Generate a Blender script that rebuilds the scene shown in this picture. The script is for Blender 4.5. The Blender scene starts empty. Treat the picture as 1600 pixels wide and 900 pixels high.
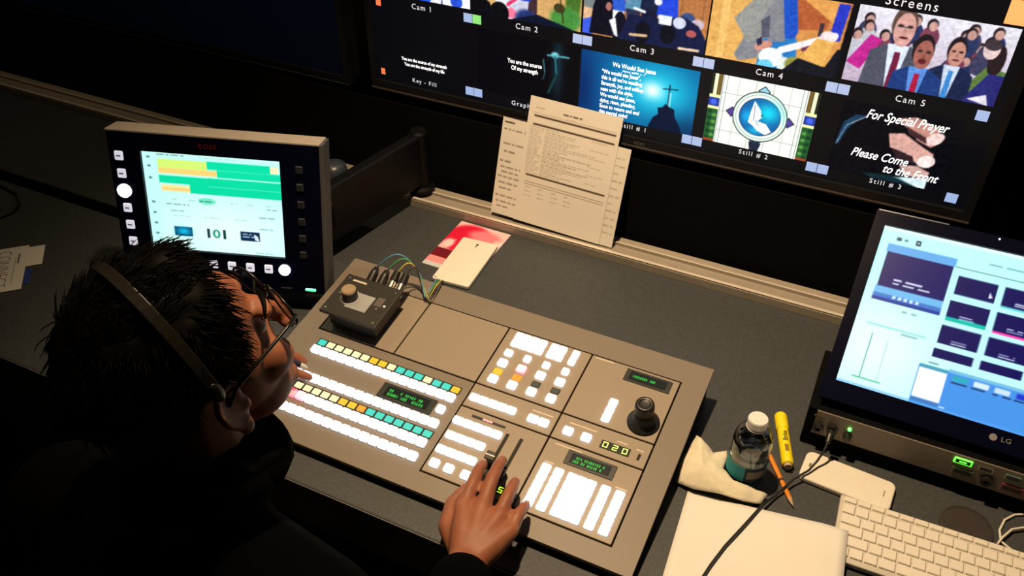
import bpy, bmesh, math, random
import numpy as np
from mathutils import Vector, Matrix, Euler
random.seed(7)
rng = np.random.default_rng(7)
SC = bpy.context.scene
COL = SC.collection
DZ = 0.74            # height of the desk top; coordinates below are measured from the desk top

# ------------------------------------------------------------------ camera, world, lamp, exposure
cam = bpy.data.objects.new('camera', bpy.data.cameras.new('camera'))
COL.objects.link(cam)
_R = ((0.9016, 0.4325, 0.0068), (0.2730, -0.5568, -0.7845), (-0.3355, 0.7092, -0.6201))   # rows: right, down, forward
cam.matrix_world = Matrix(((_R[0][0], -_R[1][0], -_R[2][0], 0.2),
                           (_R[0][1], -_R[1][1], -_R[2][1], -0.8433),
                           (_R[0][2], -_R[1][2], -_R[2][2], 1.046 + DZ),
                           (0, 0, 0, 1)))
cam.data.sensor_fit = 'HORIZONTAL'
cam.data.sensor_width = 36.0
cam.data.lens = 36.0 * 1354.8 / 1600.0
cam.data.clip_start = 0.02
SC.camera = cam

W = bpy.data.worlds.new('world'); SC.world = W; W.use_nodes = True
W.node_tree.nodes['Background'].inputs[0].default_value = (0.35, 0.42, 0.6, 1)
W.node_tree.nodes['Background'].inputs[1].default_value = 0.006

def spot(name, loc, aim, energy, col, size, blend, rad):
    l = bpy.data.lights.new(name, 'SPOT'); l.energy = energy; l.color = col
    l.spot_size = math.radians(size); l.spot_blend = blend; l.shadow_soft_size = rad
    o = bpy.data.objects.new(name, l); COL.objects.link(o)
    o.location = (loc[0], loc[1], loc[2] + DZ)
    d = Vector(aim) - Vector(loc)
    o.rotation_euler = d.to_track_quat('-Z', 'Y').to_euler()
    return o
spot('ceiling_spotlight', (-0.30, 0.10, 1.75), (0.06, 0.26, 0), 165, (1.0, 0.70, 0.40), 92, 1.0, 0.035)
spot('fill_downlight', (-1.35, 0.35, 1.80), (-1.25, 0.10, 0), 13, (1.0, 0.74, 0.42), 100, 1.0, 0.05)  # unseen downlight, added to lift the dim left end of the desk

SC.view_settings.view_transform = 'Standard'
SC.view_settings.look = 'None'
SC.view_settings.gamma = 1.0
SC.view_settings.use_curve_mapping = False
SC.view_settings.exposure = 0.0

# ------------------------------------------------------------------ helpers
def lin(c):
    c = np.asarray(c, float) / 255.0
    return np.where(c <= 0.04045, c / 12.92, ((c + 0.055) / 1.055) ** 2.4)

MATS = {}
def mat(name, col, rough=0.5, metal=0.0, noise=0.0, nscale=60.0, spec=0.5, bump=0.0, alpha=None, trans=0.0, sheen=0.0, coat=0.0, sss=0.0):
    if name in MATS: return MATS[name]
    m = bpy.data.materials.new(name); m.use_nodes = True
    nt = m.node_tree; b = nt.nodes['Principled BSDF']
    b.inputs['Base Color'].default_value = (*col, 1)
    b.inputs['Roughness'].default_value = rough
    b.inputs['Metallic'].default_value = metal
    b.inputs['Specular IOR Level'].default_value = spec
    if trans: b.inputs['Transmission Weight'].default_value = trans
    if sheen: b.inputs['Sheen Weight'].default_value = sheen
    if coat: b.inputs['Coat Weight'].default_value = coat
    if sss:
        b.inputs['Subsurface Weight'].default_value = sss
        b.inputs['Subsurface Radius'].default_value = (0.01, 0.004, 0.002)
    if noise or bump:
        tc = nt.nodes.new('ShaderNodeTexCoord')
        n = nt.nodes.new('ShaderNodeTexNoise'); n.inputs['Scale'].default_value = nscale
        n.inputs['Detail'].default_value = 5
        nt.links.new(tc.outputs['Object'], n.inputs['Vector'])
        if noise:
            r = nt.nodes.new('ShaderNodeValToRGB')
            r.color_ramp.elements[0].position = 0.3; r.color_ramp.elements[1].position = 0.7
            r.color_ramp.elements[0].color = (*[c * (1 - noise) for c in col], 1)
            r.color_ramp.elements[1].color = (*[min(1, c * (1 + noise)) for c in col], 1)
            nt.links.new(n.outputs['Fac'], r.inputs['Fac'])
            nt.links.new(r.outputs['Color'], b.inputs['Base Color'])
        if bump:
            bp = nt.nodes.new('ShaderNodeBump'); bp.inputs['Strength'].default_value = bump
            bp.inputs['Distance'].default_value = 0.002
            nt.links.new(n.outputs['Fac'], bp.inputs['Height'])
            nt.links.new(bp.outputs['Normal'], b.inputs['Normal'])
    MATS[name] = m
    return m

def emi(name, rgb, strength=1.0, base=(0.6, 0.6, 0.6)):
    """a lit thing: rgb in 0..255 display values"""
    if name in MATS: return MATS[name]
    m = bpy.data.materials.new(name); m.use_nodes = True
    b = m.node_tree.nodes['Principled BSDF']
    b.inputs['Base Color'].default_value = (*base, 1)
    b.inputs['Roughness'].default_value = 0.4
    b.inputs['Emission Color'].default_value = (*lin(rgb), 1)
    b.inputs['Emission Strength'].default_value = strength
    MATS[name] = m
    return m

def picmat(name, strength):
    if name in MATS: return MATS[name]
    m = bpy.data.materials.new(name); m.use_nodes = True
    nt = m.node_tree; b = nt.nodes['Principled BSDF']
    a = nt.nodes.new('ShaderNodeAttribute'); a.attribute_name = 'Col'
    b.inputs['Base Color'].default_value = (0.004, 0.004, 0.006, 1)
    b.inputs['Roughness'].default_value = 0.35
    b.inputs['Specular IOR Level'].default_value = 0.2
    nt.links.new(a.outputs['Color'], b.inputs['Emission Color'])
    b.inputs['Emission Strength'].default_value = strength
    MATS[name] = m
    return m

def printmat(name):
    if name in MATS: return MATS[name]
    m = bpy.data.materials.new(name); m.use_nodes = True
    nt = m.node_tree; b = nt.nodes['Principled BSDF']
    a = nt.nodes.new('ShaderNodeAttribute'); a.attribute_name = 'Col'
    nt.links.new(a.outputs['Color'], b.inputs['Base Color'])
    b.inputs['Roughness'].default_value = 0.7
    b.inputs['Specular IOR Level'].default_value = 0.25
    MATS[name] = m
    return m

def link(o, parent=None, loc=None, rot=None):
    COL.objects.link(o)
    if parent is not None: o.parent = parent
    if loc is not None: o.location = loc
    if rot is not None: o.rotation_euler = rot
    if parent is None: o.location = (o.location[0], o.location[1], o.location[2] + DZ)
    return o

def thing(name, label, cat, loc=(0, 0, 0), rot=(0, 0, 0), group=None, mtx=None):
    o = bpy.data.objects.new(name, None); o.empty_display_size = 0.02
    link(o, None, loc, rot)
    if mtx is not None:
        m = mtx.copy(); m.translation.z += DZ
        o.matrix_world = m
    o['label'] = label; o['category'] = cat
    if group: o['group'] = group
    return o

def tag(o, label, cat, group=None):
    o['label'] = label; o['category'] = cat
    if group: o['group'] = group
    return o

class MB:
    """collects geometry for ONE mesh"""
    def __init__(s): s.v = []; s.f = []
    def add(s, vs, fs, M=None):
        b = len(s.v)
        for v in vs:
            v = Vector(v)
            s.v.append(tuple(M @ v) if M is not None else tuple(v))
        s.f += [tuple(b + i for i in f) for f in fs]
        return s
    def box(s, x0, x1, y0, y1, z0, z1, M=None):
        vs = [(x0, y0, z0), (x1, y0, z0), (x1, y1, z0), (x0, y1, z0), (x0, y0, z1), (x1, y0, z1), (x1, y1, z1), (x0, y1, z1)]
        return s.add(vs, [(0, 3, 2, 1), (4, 5, 6, 7), (0, 1, 5, 4), (1, 2, 6, 5), (2, 3, 7, 6), (3, 0, 4, 7)], M)
    def cbox(s, c, d, M=None):
        return s.box(c[0]-d[0]/2, c[0]+d[0]/2, c[1]-d[1]/2, c[1]+d[1]/2, c[2]-d[2]/2, c[2]+d[2]/2, M)
    def prism(s, pts, z0, z1, M=None):
        n = len(pts)
        vs = [(p[0], p[1], z0) for p in pts] + [(p[0], p[1], z1) for p in pts]
        return s.add(vs, [tuple(range(n-1, -1, -1)), tuple(range(n, 2*n))] + [(i, (i+1) % n, n+(i+1) % n, n+i) for i in range(n)], M)
    def extr_x(s, prof, x0, x1):           # (y,z) profile along x
        n = len(prof)
        vs = [(x0, p[0], p[1]) for p in prof] + [(x1, p[0], p[1]) for p in prof]
        return s.add(vs, [tuple(range(n)), tuple(range(2*n-1, n-1, -1))] + [(i, n+i, n+(i+1) % n, (i+1) % n) for i in range(n)])
    def lathe(s, prof, n=24, M=None):      # (r,z) bottom to top
        vs = []; fs = []
        for r, z in prof:
            for k in range(n):
                a = 2*math.pi*k/n; vs.append((r*math.cos(a), r*math.sin(a), z))
        for i in range(len(prof)-1):
            for k in range(n):
                fs.append((i*n+k, i*n+(k+1) % n, (i+1)*n+(k+1) % n, (i+1)*n+k))
        fs.append(tuple(range(n-1, -1, -1))); m = (len(prof)-1)*n; fs.append(tuple(range(m, m+n)))
        return s.add(vs, fs, M)
    def tube(s, path, r, n=8):
        P = [Vector(p) for p in path]; k = len(P)
        rs = r if isinstance(r, (list, tuple)) else [r]*k
        t0 = (P[1]-P[0]).normalized()
        up = Vector((0, 0, 1)) if abs(t0.z) < 0.9 else Vector((1, 0, 0))
        u = t0.cross(up).normalized(); vs = []; fs = []
        for i in range(k):
            t = (P[min(i+1, k-1)]-P[max(i-1, 0)]).normalized()
            u = (u - t*u.dot(t)).normalized(); w = t.cross(u)
            for j in range(n):
                a = 2*math.pi*j/n; vs.append(P[i] + (u*math.cos(a)+w*math.sin(a))*rs[i])
        for i in range(k-1):
            for j in range(n):
                fs.append((i*n+j, i*n+(j+1) % n, (i+1)*n+(j+1) % n, (i+1)*n+j))
        fs.append(tuple(range(n-1, -1, -1))); fs.append(tuple(range((k-1)*n, k*n)))
        return s.add(vs, fs)
    def ell(s, c, r, M=None, nu=20, nv=12):
        vs = []; fs = []
        for i in range(1, nv):
            th = math.pi*i/nv
            for j in range(nu):
                a = 2*math.pi*j/nu
                vs.append((c[0]+r[0]*math.sin(th)*math.cos(a), c[1]+r[1]*math.sin(th)*math.sin(a), c[2]+r[2]*math.cos(th)))
        vs.append((c[0], c[1], c[2]+r[2])); vs.append((c[0], c[1], c[2]-r[2]))
        T = len(vs)-2; B = T+1
        for i in range(nv-2):
            for j in range(nu):
                fs.append((i*nu+j, (i+1)*nu+j, (i+1)*nu+(j+1) % nu, i*nu+(j+1) % nu))
        for j in range(nu):
            fs.append((T, j, (j+1) % nu)); fs.append((B, (nv-2)*nu+(j+1) % nu, (nv-2)*nu+j))
        return s.add(vs, fs, M)
    def caps(s, a, b, ra, rb, n=12):        # rounded capsule, tapered
        a = Vector(a); b = Vector(b); L = (b-a).length
        d = (b-a).normalized(); q = d.to_track_quat('Z', 'Y').to_matrix().to_4x4(); q.translation = a
        prof = []
        for i in range(1, 6):
            t = math.pi/2*i/5-math.pi/2
            prof.append((max(ra*math.cos(t), 1e-4), ra*math.sin(t)))
        prof = [(1e-4, -ra)] + prof
        for i in range(0, 6):
            t = math.pi/2*i/5
            prof.append((max(rb*math.cos(t), 1e-4), L+rb*math.sin(t)))
        return s.lathe(prof, n, q)
    def mesh(s, name):
        me = bpy.data.meshes.new(name); me.from_pydata(s.v, [], s.f); me.update(); return me
    def build(s, name, m, parent=None, loc=(0, 0, 0), rot=(0, 0, 0), smooth=False, bevel=0, seg=2, sub=0):
        me = s.mesh(name)
        bm = bmesh.new(); bm.from_mesh(me); bmesh.ops.recalc_face_normals(bm, faces=bm.faces); bm.to_mesh(me); bm.free()
        if m is not None: me.materials.append(m)
        if smooth:
            for p in me.polygons: p.use_smooth = True
        o = bpy.data.objects.new(name, me); link(o, parent, loc, rot)
        if bevel:
            b = o.modifiers.new('bevel', 'BEVEL'); b.width = bevel; b.segments = seg; b.limit_method = 'ANGLE'; b.angle_limit = 0.6
            b.harden_normals = False
        if sub:
            b = o.modifiers.new('sub', 'SUBSURF'); b.levels = sub; b.render_levels = sub
        if smooth == 'auto':
            pass
        return o

def inst(name, me, parent, loc=(0, 0, 0), rot=(0, 0, 0)):
    o = bpy.data.objects.new(name, me); link(o, parent, loc, rot); return o

def button_mesh(name, w, d, h, m, bev=0.0015):
    bm = bmesh.new(); bmesh.ops.create_cube(bm, size=1)
    for v in bm.verts: v.co = Vector((v.co.x*w, v.co.y*d, (v.co.z+0.5)*h))
    ed = [e for e in bm.edges if all(v.co.z > h*0.5 for v in e.verts) or abs(e.verts[0].co.z-e.verts[1].co.z) > h*0.5]
    bmesh.ops.bevel(bm, geom=ed, offset=bev, segments=1, affect='EDGES')
    me = bpy.data.meshes.new(name); bm.to_mesh(me); bm.free(); me.materials.append(m); return me

def textmesh(s, size, m, align='CENTER', shear=0.0, offset=0.0, spacing=1.0, extrude=0.0002, xs=1.0):
    c = bpy.data.curves.new('t', 'FONT'); c.body = s; c.size = size; c.align_x = align; c.align_y = 'CENTER'
    c.shear = shear; c.offset = offset; c.space_character = spacing; c.extrude = extrude; c.resolution_u = 3
    o = bpy.data.objects.new('t', c); COL.objects.link(o)
    dg = bpy.context.evaluated_depsgraph_get()
    me = bpy.data.meshes.new_from_object(o.evaluated_get(dg))
    bpy.data.objects.remove(o); bpy.data.curves.remove(c)
    if xs != 1.0: me.transform(Matrix.Diagonal((xs, 1, 1, 1)))
    me.materials.clear(); me.materials.append(m); me.name = 'lettering'
    return me

# ---- flat pictures for screens and prints: painted in numpy, carried as a colour attribute of a fine grid
class Pic:
    def __init__(s, w, h, bg=(0, 0, 0), ss=2):
        s.w, s.h, s.ss = w, h, ss
        s.a = np.zeros((h*ss, w*ss, 3)); s.a[:] = bg
        yy, xx = np.mgrid[0:h*ss, 0:w*ss]
        s.x = (xx+0.5)/(w*ss); s.y = (yy+0.5)/(h*ss)
    def put(s, m, c):
        c = np.asarray(c, float); m = np.clip(m, 0, 1)[..., None]
        s.a = s.a*(1-m) + c*m; return s
    def rect(s, x0, y0, x1, y1, c, k=1.0): return s.put(((s.x >= x0) & (s.x <= x1) & (s.y >= y0) & (s.y <= y1))*k, c)
    def ell(s, cx, cy, rx, ry, c, rot=0.0, soft=0.0, k=1.0):
        dx = s.x-cx; dy = s.y-cy; ca, sa = math.cos(rot), math.sin(rot)
        r = np.sqrt(((dx*ca+dy*sa)/rx)**2 + ((-dx*sa+dy*ca)/ry)**2)
        m = (r <= 1)*1.0 if soft == 0 else np.clip((1-r)/soft+0.5, 0, 1)
        return s.put(m*k, c)
    def glow(s, cx, cy, rx, ry, c, k=1.0, p=1.0):
        r2 = ((s.x-cx)/rx)**2+((s.y-cy)/ry)**2
        return s.put(np.exp(-r2*p)*k, c)
    def poly(s, pts, c, k=1.0):
        m = np.zeros(s.x.shape, bool); n = len(pts)
        for i in range(n):
            (x0, y0), (x1, y1) = pts[i], pts[(i+1) % n]
            if y0 == y1: continue
            cond = ((y0 > s.y) != (y1 > s.y)) & (s.x < (x1-x0)*(s.y-y0)/(y1-y0)+x0)
            m ^= cond
        return s.put(m*k, c)
    def line(s, p, q, w, c, k=1.0):
        ax, ay = p; bx, by = q; asp = s.h/s.w
        dx, dy = bx-ax, (by-ay)*asp; L = dx*dx+dy*dy+1e-12
        px, py = s.x-ax, (s.y-ay)*asp
        t = np.clip((px*dx+py*dy)/L, 0, 1)
        return s.put((np.hypot(px-t*dx, py-t*dy) <= w/2)*k, c)
    def vgrad(s, c0, c1):
        s.a = np.asarray(c0, float)*(1-s.y[..., None])+np.asarray(c1, float)*s.y[..., None]; return s
    def words(s, x0, y0, x1, y1, c, rows, seed=0, k=0.8):      # rows of unreadable print
        r = np.random.default_rng(seed); dy = (y1-y0)/rows
        for i in range(rows):
            x = x0; xe = x0+(x1-x0)*r.uniform(0.5, 1)
            while x < xe:
                w = r.uniform(0.015, 0.06); s.rect(x, y0+i*dy+dy*0.25, min(x+w, x1), y0+i*dy+dy*0.7, c, k); x += w+0.012
        return s
    def blur(s, n=1):
        for _ in range(n):
            p = np.pad(s.a, ((1, 1), (1, 1), (0, 0)), 'edge')
            s.a = (p[:-2, 1:-1]+p[2:, 1:-1]+p[1:-1, :-2]+p[1:-1, 2:]+4*p[1:-1, 1:-1])/8
        return s
    def grain(s, seed=0, amt=.055):
        r = np.random.default_rng(seed); H, W_ = s.a.shape[:2]; f = np.zeros((H, W_))
        for n, w in ((30, .5), (60, .5), (90, .4)):
            g = r.standard_normal((n+2, int(n*1.6)+2)); yi = np.linspace(0, n, H); xi_ = np.linspace(0, int(n*1.6), W_)
            y0 = yi.astype(int); x0 = xi_.astype(int); fy = (yi-y0)[:, None]; fx = (xi_-x0)[None]
            f += w*((g[y0][:, x0]*(1-fx)+g[y0][:, x0+1]*fx)*(1-fy)+(g[y0+1][:, x0]*(1-fx)+g[y0+1][:, x0+1]*fx)*fy)
        s.a = np.clip(s.a*(1+amt*f[..., None])+4*f[..., None], 0, 255); return s
    def out(s):
        k = s.ss
        return s.a.reshape(s.h, k, s.w, k, 3).mean((1, 3))

def picture(name, pic, w, h, m, parent, mtx, warp=None):
    """grid of w x h metres, local x right, y up from the bottom-left corner, facing +z"""
    a = lin(pic.out()); ny, nx = a.shape[:2]
    X, Y = np.meshgrid(np.linspace(0, w, nx), np.linspace(h, 0, ny))
    Z = np.zeros_like(X) if warp is None else warp(X, Y)
    co = np.stack([X, Y, Z], -1).reshape(-1, 3)
    idx = np.arange(nx*ny).reshape(ny, nx)
    q = np.stack([idx[1:, :-1], idx[1:, 1:], idx[:-1, 1:], idx[:-1, :-1]], -1).reshape(-1, 4)
    me = bpy.data.meshes.new(name)
    me.vertices.add(len(co)); me.vertices.foreach_set('co', co.ravel())
    me.loops.add(q.size); me.loops.foreach_set('vertex_index', q.ravel().astype(np.int32))
    me.polygons.add(len(q)); me.polygons.foreach_set('loop_start', np.arange(0, q.size, 4, dtype=np.int32))
    me.polygons.foreach_set('loop_total', np.full(len(q), 4, np.int32))
    me.update(calc_edges=True)
    at = me.color_attributes.new('Col', 'FLOAT_COLOR', 'POINT')
    c4 = np.concatenate([a.reshape(-1, 3), np.ones((nx*ny, 1))], 1)
    at.data.foreach_set('color', c4.astype(np.float32).ravel())
    me.materials.append(m)
    o = bpy.data.objects.new(name, me); COL.objects.link(o)
    if parent is not None: o.parent = parent
    o.matrix_local = mtx
    if parent is None: o.location.z += DZ
    return o

def frame(o, e1, e2):
    """matrix with x=e1, y=e2 (up in the picture), z=normal"""
    e1 = Vector(e1).normalized(); e2 = Vector(e2); e2 = (e2-e1*e2.dot(e1)).normalized(); n = e1.cross(e2)
    M = Matrix.Identity(4)
    for i in range(3): M[i][0] = e1[i]; M[i][1] = e2[i]; M[i][2] = n[i]; M[i][3] = o[i]
    return M

def T(x, y, z): return Matrix.Translation((x, y, z))

# ------------------------------------------------------------------ materials
m_desk = mat('desk_laminate', (0.046, 0.052, 0.057), 0.55, noise=0.18, nscale=220, bump=0.15)
m_edge = mat('desk_edge_band', (0.03, 0.03, 0.032), 0.5, noise=0.1)
m_rail = mat('rail_metal', (0.36, 0.32, 0.27), 0.45, 0.1, noise=0.06, nscale=30)
m_black = mat('black_plastic', (0.012, 0.012, 0.014), 0.4, noise=0.1)
m_blackmat = mat('black_matte', (0.0025, 0.0025, 0.003), 0.95, noise=0.1, spec=0.1)
m_bezel = mat('bezel_plastic', (0.0022, 0.003, 0.014), 0.22, noise=0.05, spec=0.08)  # navy in the colour stands in for the screen's blue glow
m_panel = mat('switcher_paint', (0.195, 0.166, 0.136), 0.5, noise=0.04, nscale=400)
m_module = mat('module_paint', (0.285, 0.238, 0.186), 0.48, noise=0.04, nscale=400)
m_house = mat('switcher_housing', (0.06, 0.055, 0.05), 0.6, noise=0.08)
m_gap = mat('gap_dark', (0.02, 0.016, 0.012), 0.8, noise=0.1)
m_white = mat('white_plastic', (0.78, 0.78, 0.78), 0.35, noise=0.02)
m_paper = mat('paper', (0.80, 0.79, 0.76), 0.75, noise=0.02, nscale=15)
m_napkin = mat('napkin_paper', (0.74, 0.70, 0.55), 0.9, noise=0.06, nscale=80, bump=0.3)
m_steel = mat('steel', (0.6, 0.58, 0.55), 0.3, 1.0, noise=0.04)
m_wall = mat('wall_paint_dark', (0.012, 0.012, 0.014), 0.9, noise=0.15, nscale=20)
m_carpet = mat('carpet', (0.09, 0.075, 0.06), 0.95, noise=0.35, nscale=300, bump=0.6)
m_skin = mat('skin', (0.285, 0.100, 0.050), 0.55, noise=0.12, nscale=45, sss=0.08, bump=0.12)
m_hair = mat('hair', (0.0022, 0.0019, 0.0019), 0.55, noise=0.2, nscale=90, spec=0.05)
m_jacket = mat('jacket_cloth', (0.0014, 0.0016, 0.0022), 0.95, noise=0.3, nscale=350, bump=0.4, spec=0.03)
m_cable = mat('cable_rubber', (0.012, 0.012, 0.013), 0.5, noise=0.1)
e_white = emi('button_white', (250, 252, 255), 1.3)
e_cream = emi('label_cream', (255, 248, 190), 1.0, (.04, .04, .04))
e_yel = emi('label_yellow', (255, 205, 20), 0.95, (.04, .04, .04))
e_org = emi('label_amber', (255, 165, 25), 0.95, (.04, .04, .04))
e_teal = emi('label_teal', (0, 225, 200), 0.95, (.04, .04, .04))
e_off = emi('label_unlit', (48, 60, 48), 0.6, (0.03, 0.03, 0.03))
e_pink = emi('button_pink', (255, 130, 150), 2.0)
e_red = emi('button_red', (255, 60, 90), 1.8)

# ------------------------------------------------------------------ the room
def struct(name, b, m):
    o = b.build(name, m); o['kind'] = 'structure'; return o
struct('floor', MB().box(-3.2, 2.2, -2.6, 0.95, -DZ-0.05, -DZ), m_carpet)
struct('wall_back', MB().box(-3.2, 2.2, 0.95, 1.05, -DZ, 1.9), m_wall)
struct('wall_left', MB().box(-3.3, -3.2, -2.6, 1.05, -DZ, 1.9), m_wall)
struct('wall_right', MB().box(2.2, 2.3, -2.6, 1.05, -DZ, 1.9), m_wall)
struct('wall_front', MB().box(-3.3, 2.3, -2.7, -2.6, -DZ, 1.9), m_wall)
struct('ceiling', MB().box(-3.3, 2.3, -2.7, 1.05, 1.9, 1.95), m_wall)

# ------------------------------------------------------------------ desk
desk = thing('control_desk', 'long dark grey control room desk with metal rail along the back', 'desk', (-0.4, 0.15, -DZ))
def D(x0, x1, y0, y1, z0, z1): return MB().box(x0+0.4, x1+0.4, y0-0.15, y1-0.15, z0+DZ, z1+DZ)
b = MB().prism([(-2.6, -.217), (1.3, -.217), (1.3, .60), (-1.0, .60), (-1.0, .2), (-2.6, .2)], -.035, -.0006)
b.v = [(x+0.4, y-0.15, z+DZ) for x, y, z in b.v]
b.build('worktop', m_desk, desk, bevel=0.003)
D(-2.60, -1.0005, 0.232, 0.60, -0.035, -0.001).build('worktop', m_desk, desk, bevel=0.003)
D(-2.60, -1.0005, 0.2, 0.232, -0.06, -0.034).build('cable_trough', m_blackmat, desk)
D(-2.60, 1.30, -0.216, -0.205, -0.10, -0.0355).build('front_apron', m_edge, desk)
for x in (-2.4, -1.3, 0.55, 1.25):
    D(x, x+0.04, -0.15, 0.58, -DZ, -0.0355 if x != -1.3 else -0.061).build('leg_panel', m_edge, desk)
D(-2.60, 1.30, 0.585, 0.60, -DZ, -0.0605).build('back_panel', m_edge, desk)
prof = [(.520, .0), (.520, .016), (.5225, .0195), (.527, .0195), (.528, .013), (.560, .013), (.5605, .0195), (.5645, .0195), (.5655, .013), (.585, .017), (.587, .0)]
b = MB().extr_x(prof, -2.2, 1.29)
b.v = [(x+0.4, y-0.15, z+DZ) for x, y, z in b.v]
b.build('rail', m_rail, desk)
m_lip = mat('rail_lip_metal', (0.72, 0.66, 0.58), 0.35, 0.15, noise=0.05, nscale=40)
D(-2.60, 1.30, -.2185, -.2172, -.0055, -.0015).build('edge_highlight', mat('edge_highlight_grey', (.14, .13, .12), .5, noise=.05), desk); D(-2.2, 1.29, .5205, .5275, .0196, .0204).build('rail_lip', m_lip, desk); D(-2.2, 1.29, .5605, .5645, .0196, .0202).build('rail_lip', m_lip, desk)  # front strip: the desk edge's highlight, put in as a paler grey band
b = MB().lathe([(.037, 0), (.037, .0015), (.033, .0018), (.033, .0010), (.0, .0010)], 32)
b.build('cable_grommet', mat('grommet', (0.035, 0.028, 0.028), 0.6, noise=0.1), desk, (0.466+0.4, 0.140-0.15, DZ))
MB().box(-2.25, 1.29, 0.601, 0.605, -0.3, 0.195).build('backboard', m_blackmat, None)
bb = bpy.data.objects['backboard']; tag(bb, 'matte black board rising behind the desk rail below the monitors', 'panel')

# ------------------------------------------------------------------ multiviewer wall display
YM = 0.6118
mv = thing('wall_display', 'large wall display showing a grid of camera and still pictures', 'display', (-0.23, YM+0.03, 0.212))
OX, OY, OZ = -0.23, YM+0.03, 0.212
def mvbox(x0, x1, y0, y1, z0, z1): return MB().box(x0-OX, x1-OX, y0-OY, y1-OY, z0-OZ, z1-OZ)
mvbox(-0.822, 0.372, YM+0.002, YM+0.055, 0.222, 0.905).build('casing', m_black, mv, bevel=0.004)
fr = MB()
for q in ((-0.826, 0.376, YM-0.006, YM+0.02, 0.2145, 0.238), (-0.826, 0.376, YM-0.006, YM+0.02, 0.895, 0.91), (-0.826, -0.812, YM-0.006, YM+0.02, 0.238, 0.895), (0.362, 0.376, YM-0.006, YM+0.02, 0.238, 0.895)):
    fr.box(q[0]-OX, q[1]-OX, q[2]-OY, q[3]-OY, q[4]-OZ, q[5]-OZ)
fr.build('bezel', mat('display_bezel', (0.012, 0.012, 0.015), 0.22, noise=0.05), mv)
mvbox(-0.826, 0.376, YM-0.0075, YM-0.006, 0.2185, 0.2215).build('bezel_trim', mat('bezel_trim', (0.16, 0.13, 0.12), 0.35, 0.5, noise=0.1), mv)
scr = mvbox(-0.812, 0.362, YM, YM+0.002, 0.238, 0.895).build('screen', emi('screen_black', (3, 5, 11), 1.0, (0.003, 0.003, 0.004)), mv)
mvbox(-0.62, 0.17, YM+0.055, 0.95, 0.42, 0.62).build('wall_bracket', m_black, mv)
pm = picmat('display_picture', 1.15)
MF = Matrix(((1, 0, 0, 0), (0, 0, -1, 0), (0, 1, 0, 0), (0, 0, 0, 1)))     # x right, y up -> world x, z; normal toward -y
def cell(name, pic, x0, x1, z0, z1, label):
    M = T(x0-OX, YM-0.0004-OY, z0-OZ) @ MF
    o = picture(name, pic, x1-x0, z1-z0, pm, mv, M); o['label'] = label; return o
def cap(s, x, z, size, m, shear=0, off=0, spacing=1.0, xs=1.0, align='CENTER', name='caption'):
    me = textmesh(s, size, m, align, shear, off, spacing, 0.0001, xs)
    o = inst(name, me, mv); o.matrix_local = T(x-OX, YM-0.0010-OY, z-OZ) @ MF; return o

WOOD = (214, 164, 100); DK = (8, 10, 16)
def fig(p, x, y, s, coat, skin=(200, 150, 130), legs=(235, 235, 240), hair=(30, 25, 25)):
    p.ell(x, y-0.30*s, .045*s, .075*s, skin).ell(x, y-0.345*s, .046*s, .05*s, hair)
    p.poly([(x-.08*s, y-.2*s), (x+.08*s, y-.2*s), (x+.1*s, y+.12*s), (x-.1*s, y+.12*s)], coat)
    p.poly([(x-.085*s, y+.12*s), (x+.085*s, y+.12*s), (x+.06*s, y+.5*s), (x-.06*s, y+.5*s)], legs)

def pic_cam1():
    p = Pic(150, 84, (30, 40, 60)).vgrad((60, 60, 80), (25, 40, 110))
    for i, x in enumerate((.2, .38, .62, .82)): fig(p, x, .55, 1.2, ((20, 60, 210), (40, 90, 230), (240, 245, 255), (30, 60, 190))[i])
    p.rect(0, .86, .55, 1, (10, 16, 40)).ell(.40, .95, .2, .12, (40, 90, 230)).poly([(.7, .7), (1, .6), (1, 1), (.72, 1)], (240, 245, 255)).ell(.86, .92, .06, .1, (40, 80, 210))
    p.rect(0, .93, .42, 1, (5, 8, 18)); return p.blur(1)
def pic_cam2():
    p = Pic(150, 84).vgrad((190, 140, 85), (222, 176, 110))
    p.rect(.47, 0, .60, 1, (66, 44, 52)).line((.25, 0), (.25, 1), .008, (120, 85, 50))
    p.ell(.92, .45, .07, .5, (70, 110, 40), soft=.3).ell(.86, .85, .14, .18, (70, 140, 60), soft=.4).ell(.80, .7, .05, .07, (60, 60, 30)).line((.8, .5), (.84, .9), .012, (70, 50, 25))
    fig(p, .3, .5, 1.1, (235, 235, 245)); fig(p, .43, .55, 1.1, (30, 60, 190), legs=(200, 200, 220))
    p.poly([(.28, .55), (.55, .4), (.58, .5), (.36, .8)], (236, 232, 244)).line((.33, .78), (.55, .48), .03, (220, 60, 110)).line((.35, .68), (.52, .5), .016, (40, 130, 160))
    p.line((.45, .6), (.6, .52), .012, (220, 90, 60)).ell(.36, .9, .05, .08, (250, 120, 150))
    p.ell(.25, .93, .09, .17, (6, 8, 14)).poly([(0, .62), (.16, .8), (.2, 1), (0, 1)], (7, 8, 16)).ell(.5, .95, .1, .14, (34, 50, 110), soft=.4)
    p.poly([(.38, .98), (.6, .85), (.8, .93), (1, 1.02), (.3, 1.05)], (10, 20, 40)); return p.blur(1)
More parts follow.
